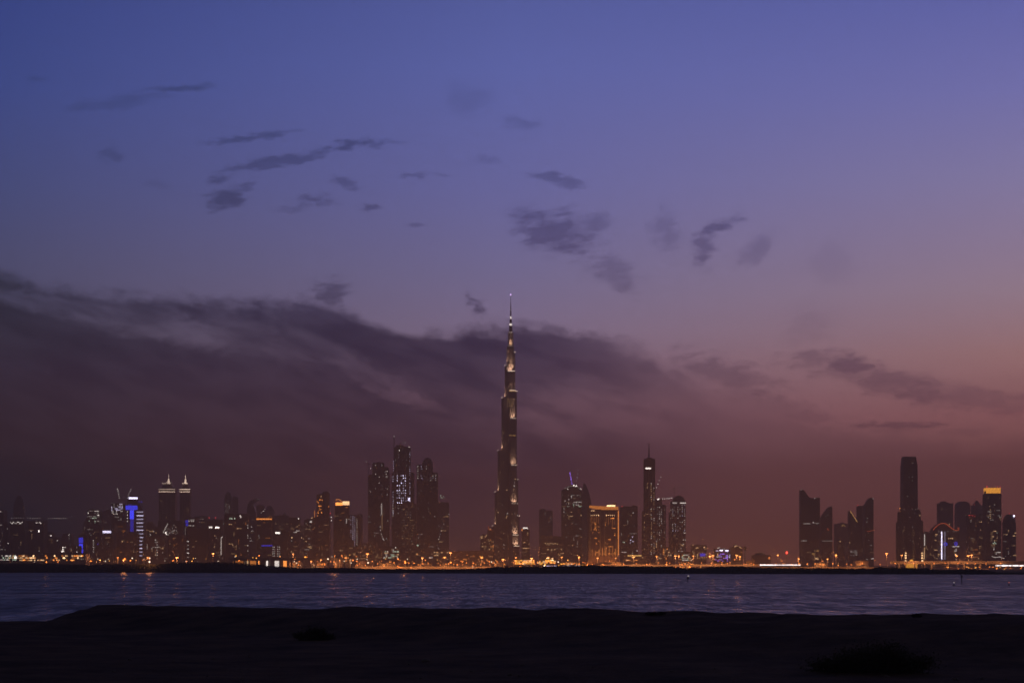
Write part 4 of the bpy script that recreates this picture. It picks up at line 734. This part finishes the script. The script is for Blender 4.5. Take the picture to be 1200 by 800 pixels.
def leaf(mb, c, s, rnd):
    u = Vector((rnd.gauss(0,1),rnd.gauss(0,1),rnd.gauss(0,1))).normalized(); w = u.orthogonal().normalized()
    w.rotate(Matrix.Rotation(rnd.uniform(0,6.28),3,u)); q = u.cross(w)
    mb.add([c-w*s, c-q*s*.5, c+w*s, c+q*s*.5],[(0,1,2,3)])
rnd = random.Random(5); mb = MB(); px = -40.0
while px < 1240:
    t_ = interp(TOP, px) + .9*noise.noise(Vector((px*.11,0,0))) + .55*noise.noise(Vector((px*.6,7,0)))
    Y = shoreY(wx(px,2300))+6; X = wx(px,Y); top = max(1.5, wz(t_,Y)-.1)
    rad = max(2.0, top*.55)
    for k in range(2):                                             # clumps: front rank lower, second rank to the line's height
        cx, cyy = X+rnd.uniform(-1.5,1.5), Y+k*7+rnd.uniform(-2,2); hgt = top*(1 if k else rnd.uniform(.5,.9))
        nl = int(16+hgt*4)
        for i in range(nl):
            a = rnd.uniform(0,6.28); q = rnd.random()**.5; zz = hgt*(rnd.random()**.7)
            leaf(mb, Vector((cx+q*rad*math.cos(a)*(1-.5*zz/hgt), cyy+q*rad*.8*math.sin(a), zz)), rnd.uniform(.55,1.1), rnd)
    mb.add([(X-1.6,Y+9,-.2),(X+1.6,Y+9,-.2),(X+1.0,Y+10,top*.86),(X-1.0,Y+10,top*.86),(X-1.6,Y+14,-.2),(X+1.6,Y+14,-.2)],[(0,1,2,3),(3,2,5,4),(0,3,4),(1,5,2)])
    px += 1.15
o = mb.build('mangrove_belt', LEAF); tag(o,'dark belt of mangroves and scrub along the far shore','trees',None,'stuff')

# foreground scrub and stones
def bush(label, px0, px1, py0, py1, Y, n, seed, prof=None, group=None):
    rnd = random.Random(seed); X0, X1 = wx(px0,Y), wx(px1,Y); cx = (X0+X1)/2; gz = h_near(cx,Y); hgt = wz(py0,Y)-wz(py1,Y); w = (X1-X0)/2
    r = thing('scrub_bush', label, 'bush', (cx,Y,gz), group)
    prof = prof or (lambda s: max(.12,1-abs(s)**2.2))
    st = MB(); lf = MB()
    for i in range(max(8,int(n/90))):
        s = rnd.uniform(-.85,.85); d = rnd.uniform(-.5,.5)*w*.6
        p = Vector((cx+s*w*.6, Y+d*.5, h_near(cx+s*w*.6,Y+d*.5)-.05)); q = Vector((cx+s*w+rnd.uniform(-.2,.2), Y+d, gz+hgt*prof(s)*rnd.uniform(.45,.86)))
        mid = (p+q)/2+Vector((rnd.uniform(-.15,.15),0,.1)); st.tube(p,mid,.03,.02,5); st.tube(mid,q,.02,.006,5)
        for k in range(170):
            t_ = rnd.uniform(.15,1.02); c = (p.lerp(mid,t_*2) if t_ < .5 else mid.lerp(q,t_*2-1)) + Vector((rnd.gauss(0,.22*w*.4),rnd.gauss(0,.25),rnd.gauss(0,.12*hgt)))
            c.z = max(c.z, h_near(c.x,c.y)+.02); leaf(lf, c, rnd.uniform(.03,.075), rnd)
    st.build('stem', BARK, r); lf.build('foliage', SCRUB, r)
bush('large dark bush low in the foreground at the right', 942, 1106, 751, 790, 93, 7200, 1, lambda s: (max(.1,.2+.8*ss(-1,.05,s)) if s < .1 else max(.12,1-.5*ss(.1,.75,s)-.35*ss(.8,1,s))))
bush('small dark bush against the foot of the sand bank, left of centre', 338, 392, 730, 748, 132, 2400, 2)
bush('tiny tuft on the crest of the sand bank at the right', 1068, 1083, 719.4, 724, 123, 500, 3)
bush('low wide tuft on the crest of the sand bank right of centre', 752, 782, 715, 719, 136, 700, 4)
STONE = plain('stone',(.22,.2,.18),.9)
def stone(label, px, py, wpx, seed):
    Y = 5.3*F/(py-660)
    for _ in range(4): Y = (CH-h_near(wx(px,Y),Y))*F/(py-660)
    X = wx(px,Y); s = wpx*Y/F/2; z0 = h_near(X,Y); m = MB(); vs = []
    for i in range(7):
        for k in range(10):
            th, ph = math.pi*i/6, 2*math.pi*k/10; v = Vector((math.sin(th)*math.cos(ph),math.sin(th)*math.sin(ph),math.cos(th))); q = 1+.35*noise.noise(v*1.6+Vector((seed,0,0)))
            vs.append((X+v.x*s*q, Y+v.y*s*q, z0+s*.15+v.z*s*.6*q))
    fs = [(i*10+k,i*10+(k+1)%10,(i+1)*10+(k+1)%10,(i+1)*10+k) for i in range(6) for k in range(10)]
    tag(m.add(vs,fs).build('stone', STONE), label, 'stone')
stone('pale stone lying alone on the dark sand, centre foreground',499,776,10,1); 
def stone_(px,py,w,k): stone('small stone lying on the dark sand in front of the bank',px,py,w,k)
rs = random.Random(8)
for k in range(26):
    px = rs.uniform(20,1180); stone_(px, rs.uniform(760+px*.03,797), rs.uniform(2.5,6), 10+k)
for o in COL.objects:
    if o.name.startswith('stone') and o.get('label','').startswith('small stone'): o['group'] = 'small stones on the sand'

# ------------------------------------------------------------------ sky
W = bpy.data.worlds.new('World'); SC.world = W; W.use_nodes = True; t = W.node_tree; L = t.links.new
bg = t.nodes['Background']
SIGMA = 1.8e-4; HTOP = 900.0; HFAR = 9300.0
INS_HI, INS_LO = (.035,.0205,.030), (.059,.0295,.0365)             # light the haze itself sends back, high and near the lamps (measured)
tc = N(t,'ShaderNodeTexCoord'); sp = N(t,'ShaderNodeSeparateXYZ'); L(tc.outputs['Generated'],sp.inputs[0])
AZ = M2(t,'MULTIPLY',M2(t,'ARCTAN2',sp.outputs[0],sp.outputs[1]),180/math.pi)
EL = M2(t,'MULTIPLY',M2(t,'ARCSINE',sp.outputs[2]),180/math.pi)
def azel(px, py): return math.degrees(math.atan((px-CX)/F)), math.degrees(math.atan((CY-py)/math.hypot(F,px-CX)))
def ramp(fac, stops):
    n = N(t,'ShaderNodeValToRGB'); e = n.color_ramp.elements
    while len(e) < len(stops): e.new(.5)
    for q, (p, c) in zip(e, stops): q.position = p; q.color = lin(c)+(1,)
    L(fac, n.inputs[0]); return n.outputs[0]
def mix(f, a, b_):
    n = N(t,'ShaderNodeMix',data_type='RGBA'); 
    for i, v in ((0,f),(6,a),(7,b_)):
        if isinstance(v,(int,float)): n.inputs[i].default_value = v
        elif isinstance(v,tuple): n.inputs[i].default_value = lin(v)+(1,)
        else: L(v, n.inputs[i])
    return n.outputs[2]
def mr(v, a, b_, c=0, d=1, smooth=True):
    n = N(t,'ShaderNodeMapRange',interpolation_type='SMOOTHSTEP' if smooth else 'LINEAR'); L(v,n.inputs[0])
    for i, q in enumerate((a,b_,c,d)): n.inputs[i+1].default_value = q
    return n.outputs[0]
ELN = M2(t,'DIVIDE',EL,20.0,clamp=True)
P = lambda py: max(0,min(1,math.degrees(math.atan((CY-py)/F))/20))
left  = ramp(ELN,[(P(660),(64,46,52)),(P(560),(64,47,56)),(P(400),(80,72,92)),(P(310),(76,74,106)),(P(240),(71,74,116)),(P(120),(63,72,129)),(P(0),(56,66,127)),(1,(46,56,115))])
mid   = ramp(ELN,[(P(660),(76,51,54)),(P(560),(90,60,68)),(P(470),(116,86,101)),(P(390),(120,103,128)),(P(320),(112,103,139)),(P(220),(103,101,153)),(P(80),(93,99,162)),(P(0),(86,93,156))])
right = ramp(ELN,[(P(660),(96,58,57)),(P(545),(103,65,67)),(P(490),(129,84,88)),(P(420),(144,106,109)),(P(350),(142,118,134)),(P(220),(128,118,158)),(P(120),(113,110,167)),(P(0),(95,98,164))])
a0, a1 = azel(0,660)[0], azel(1200,660)[0]
sky = mix(mr(AZ,a0*1.05,0,smooth=False), left, mid); sky = mix(mr(AZ,0,a1,smooth=False), sky, right)
# clouds: noise in bearing / elevation, so they hang in the sky whichever way one looks
cv = N(t,'ShaderNodeCombineXYZ'); L(AZ,cv.inputs[0]); L(EL,cv.inputs[1])
def nz(scale, sx, sy, rot, detail, seed, rough=.55):
    mp = N(t,'ShaderNodeMapping',vector_type='TEXTURE'); mp.inputs['Location'].default_value=(seed*3,seed*7,seed); mp.inputs['Rotation'].default_value=(0,0,R(rot)); mp.inputs['Scale'].default_value=(1/sx,1/sy,1); L(cv.outputs[0],mp.inputs[0])
    n = N(t,'ShaderNodeTexNoise',i_Scale=scale,i_Detail=detail,i_Roughness=rough); L(mp.outputs[0],n.inputs[0]); return n.outputs['Fac']
wa, wb = nz(1.3,.6,1.4,0,5.0,3.1), nz(1.3,.6,1.4,0,5.0,8.7)
wa2, wb2 = nz(4.5,.7,1.3,0,3.0,1.7), nz(4.5,.7,1.3,0,3.0,5.3)
def sumc(*v):
    r_ = v[0]
    for q in v[1:]: r_ = M2(t,'ADD',r_,q)
    return r_
dx = sumc(M2(t,'MULTIPLY',M2(t,'SUBTRACT',wa,.5),.85),M2(t,'MULTIPLY',M2(t,'SUBTRACT',wa2,.5),.6)); dy = sumc(M2(t,'MULTIPLY',M2(t,'SUBTRACT',wb,.5),.4),M2(t,'MULTIPLY',M2(t,'SUBTRACT',wb2,.5),.36))
wv = N(t,'ShaderNodeCombineXYZ'); L(M2(t,'ADD',AZ,dx),wv.inputs[0]); L(M2(t,'ADD',EL,dy),wv.inputs[1])
DEG = math.degrees(1/F)
def blob(px, py, rx, ry, ang, s, raw=False):
    a, e = azel(px,py); mp = N(t,'ShaderNodeMapping',vector_type='TEXTURE'); mp.inputs['Location'].default_value=(a,e,0); mp.inputs['Rotation'].default_value=(0,0,R(ang)); mp.inputs['Scale'].default_value=(rx*DEG,ry*DEG,1)
    L(wv.outputs[0],mp.inputs[0]); ln = N(t,'ShaderNodeVectorMath',operation='LENGTH'); L(mp.outputs[0],ln.inputs[0])
    return mr(ln.outputs['Value'],1.45,.0,0,1,False) if raw else mr(ln.outputs['Value'],1.2,.3,0,s*1.15)
small = [(212,104,40,6,4,.6),(140,120,75,9,8,.3),(42,91,20,4,6,.3),(290,160,66,5.5,8,.62),(412,170,60,7,9,.72),(335,187,62,7,9,.6),(255,209,24,5,12,.5),(300,195,44,6,6,.55),(440,167,26,6,6,.6),(285,196,40,6,12,.45),(266,231,28,15,10,.65),(287,221,22,6,8,.4),(404,215,22,9,-18,.5),(370,237,28,9,0,.5),(340,245,24,5,4,.3),(434,242,12,5,0,.55),(483,204,26,4,3,.4),(517,202,18,3.5,-4,.35),(487,263,13,4,0,.35),(548,115,34,20,8,.22),(572,187,24,8,0,.28),(650,208,36,7,-10,.55),(660,215,20,6,-6,.45),(612,145,24,9,-10,.35),(650,272,58,32,-14,.62),(692,268,30,20,24,.45),(718,318,44,20,-28,.38),(780,275,20,32,10,.32),(842,266,34,11,22,.66),(826,292,16,28,0,.55),(888,293,30,16,32,.34),(128,180,16,9,-20,.3),(180,216,24,6,0,.15),(975,310,40,30,0,.13),(950,380,40,30,0,.14),(559,358,12,20,38,.6),(388,345,26,24,-34,.55),
 (1000,428,50,15,-8,.62),(960,420,36,12,-4,.4),(1062,452,100,20,-14,.5),(1140,470,80,16,-12,.36),(1058,499,60,5,0,.5),(1050,505,36,4,2,.3),(816,496,34,14,-14,.32),(890,472,90,22,-14,.28),(850,440,80,24,-18,.42),(1030,442,130,15,-10,.34),(1135,463,95,14,-8,.36),(930,486,70,12,-14,.3),(740,420,60,26,-25,.3),(964,521,40,5,2,.35),(680,522,80,13,0,.35),(1130,505,36,5,0,.2)]
grain = nz(3.0,.55,1.6,10,7.0,2.2,.6)
gk = M2(t,'MULTIPLY',M2(t,'SUBTRACT',grain,.5),1.45)
cl = None
for q in small:
    o_ = M2(t,'MULTIPLY',mr(M2(t,'ADD',blob(*q,raw=True),gk),.22,.85),min(1,q[5]*1.12)); cl = o_ if cl is None else M2(t,'MAXIMUM',cl,o_)
# the big bank
edge = [(-60,300),(0,312),(100,335),(200,342),(300,352),(380,352),(450,376),(520,378),(600,380),(680,392),(750,410),(810,436),(900,462),(1000,492),(1200,520)]
fc = N(t,'ShaderNodeFloatCurve'); c = fc.mapping.curves[0]
pts = [((azel(px,660)[0]+17)/34, azel(px,py)[1]/20) for px, py in edge]
c.points[0].location = pts[0]; c.points[-1].location = pts[-1]
for p_ in pts[1:-1]: c.points.new(*p_)
fc.mapping.update()
L(M2(t,'DIVIDE',M2(t,'ADD',AZ,17.0),34.0,clamp=True), fc.inputs['Value'])
EDGE = M2(t,'MULTIPLY',fc.outputs[0],20.0)
e1 = nz(.5,.5,1.5,-14,7.0,4.4,.58); e2 = nz(1.8,.75,1.3,-12,6.0,6.1,.58)
below = sumc(EDGE, M2(t,'MULTIPLY',EL,-1.0), M2(t,'MULTIPLY',M2(t,'SUBTRACT',e1,.5),1.5), M2(t,'MULTIPLY',M2(t,'SUBTRACT',e2,.5),.8))
bank = mr(below,-.12,.5)
wl = None
for q in [(170,378,160,20,-10,.46),(40,353,85,13,-6,.4),(305,395,85,20,-24,.22),(420,432,110,16,-28,.17),(476,465,60,9,-18,.32),(680,480,150,45,0,.28),(890,474,90,22,-10,.35)]:
    o_ = blob(*q); wl = o_ if wl is None else M2(t,'MAXIMUM',wl,o_)
wisp = nz(1.0,.55,1.6,-16,5.0,9.2,.52)
bank = M2(t,'MULTIPLY',bank, M2(t,'SUBTRACT',mr(wisp,.3,.7,1.0,.86), M2(t,'MULTIPLY',wl,mr(wisp,.3,.65,.5,1.15))))
bank = M2(t,'MULTIPLY',bank, mr(AZ,1.0,8.0,1.0,.36))
bank = M2(t,'MULTIPLY',bank, mr(EL,.3,3.2,.55,1.0))
dens = M2(t,'MAXIMUM',bank,cl,clamp=True)
ccol = mix(mr(AZ,a0,0,smooth=False), ramp(ELN,[(P(660),(57,42,47)),(P(520),(57,41,50)),(P(440),(55,42,56)),(P(330),(50,46,62)),(P(200),(50,52,84)),(P(100),(52,60,100))]), ramp(ELN,[(P(660),(68,47,53)),(P(560),(68,46,56)),(P(460),(62,47,65)),(P(390),(58,46,69)),(P(280),(70,62,100)),(P(150),(70,72,120))]))
ccol = mix(mr(AZ,0,a1,smooth=False), ccol, ramp(ELN,[(P(660),(92,58,58)),(P(540),(84,52,60)),(P(440),(96,66,82)),(P(330),(98,80,112)),(P(200),(85,85,130))]))
sky = mix(dens, sky, ccol)
# what the haze box takes out and puts in on the way here
tanel = M2(t,'MAXIMUM',M2(t,'TANGENT',M2(t,'MULTIPLY',EL,math.pi/180)),.002)
path = M2(t,'MINIMUM',M2(t,'DIVIDE',HTOP-CH,tanel),HFAR)
T = M2(t,'EXPONENT',M2(t,'MULTIPLY',path,-SIGMA))
front = mr(sp.outputs[1],.2,.75)
im = N(t,'ShaderNodeMix',data_type='VECTOR'); im.inputs[4].default_value=INS_LO; im.inputs[5].default_value=INS_HI; L(mr(EL,.6,4.5),im.inputs[0])
sc_ = N(t,'ShaderNodeVectorMath',operation='SCALE'); L(im.outputs[1],sc_.inputs[0]); L(M2(t,'SUBTRACT',1.0,T),sc_.inputs['Scale'])
sb = N(t,'ShaderNodeVectorMath',operation='SUBTRACT'); L(sky,sb.inputs[0]); L(sc_.outputs[0],sb.inputs[1])
dv = N(t,'ShaderNodeVectorMath',operation='SCALE'); L(sb.outputs[0],dv.inputs[0]); L(M2(t,'DIVIDE',1.0,T),dv.inputs['Scale'])
mxx = N(t,'ShaderNodeVectorMath',operation='MAXIMUM'); L(dv.outputs[0],mxx.inputs[0]); mxx.inputs[1].default_value=(.001,.001,.001)
dusk = ramp(M2(t,'DIVIDE',EL,90.0,clamp=True),[(0,(62,54,60)),(.12,(48,45,62)),(.4,(25,23,33)),(1,(16,15,20))])   # the dark side of the sky, away from the afterglow
allsky = mix(M2(t,'MULTIPLY',front,mr(EL,16.6,32,1,0)), dusk, mxx.outputs[0])
L(allsky,bg.inputs['Color']); bg.inputs['Strength'].default_value=1.0
ns = N(t,'ShaderNodeTexSky',sky_type='NISHITA'); ns.sun_disc=False; ns.sun_elevation=R(-3.0); ns.sun_rotation=R(48); ns.dust_density=3
b2 = N(t,'ShaderNodeBackground'); L(ns.outputs[0],b2.inputs[0]); b2.inputs[1].default_value=.01
ad = N(t,'ShaderNodeAddShader'); L(bg.outputs[0],ad.inputs[0]); L(b2.outputs[0],ad.inputs[1]); L(ad.outputs[0],t.nodes['World Output'].inputs['Surface'])

# the last of the afterglow from beyond the right end of the skyline
l = bpy.data.lights.new('afterglow','SUN'); l.energy=.03; l.angle=R(12); l.color=(1,.6,.45)
o = bpy.data.objects.new('afterglow', l); COL.objects.link(o); d = Vector((-math.sin(R(48)),-math.cos(R(48)),-math.tan(R(4)))); o.rotation_euler = d.to_track_quat('-Z','Y').to_euler()

# haze
m = bpy.data.materials.new('haze'); m.use_nodes = True; t = m.node_tree; t.nodes.clear(); ou = N(t,'ShaderNodeOutputMaterial'); pv = N(t,'ShaderNodeVolumePrincipled'); pv.inputs['Color'].default_value=(1,.94,.84,1); pv.inputs['Density'].default_value=SIGMA; pv.inputs['Anisotropy'].default_value=.1
t.links.new(pv.outputs[0],ou.inputs['Volume'])
o = MB().box(-5200,5200,-60,HFAR,-5.5,HTOP).build('haze', m); o['kind']='stuff'; o['label']='dusty evening haze'

# ------------------------------------------------------------------ camera and render
cam = bpy.data.cameras.new('camera'); co = bpy.data.objects.new('camera', cam); COL.objects.link(co); SC.camera = co
co.location = (0,0,CH); co.rotation_euler = (R(90),0,0); cam.sensor_width = 36; cam.lens = 36*F/1200; cam.shift_y = 260/1200; cam.clip_start=.5; cam.clip_end=60000
SC.view_settings.view_transform='Standard'; SC.view_settings.look='None'; SC.view_settings.exposure=0; SC.view_settings.gamma=1
SC.render.engine='CYCLES'; cy = SC.cycles
cy.use_denoising=True; cy.denoiser='OPENIMAGEDENOISE'; cy.max_bounces=4; cy.diffuse_bounces=2; cy.glossy_bounces=2; cy.volume_bounces=0; cy.transparent_max_bounces=4; cy.sample_clamp_indirect=.25
cy.pixel_filter_type='BLACKMAN_HARRIS'; cy.filter_width=1.6; cy.use_light_tree=True
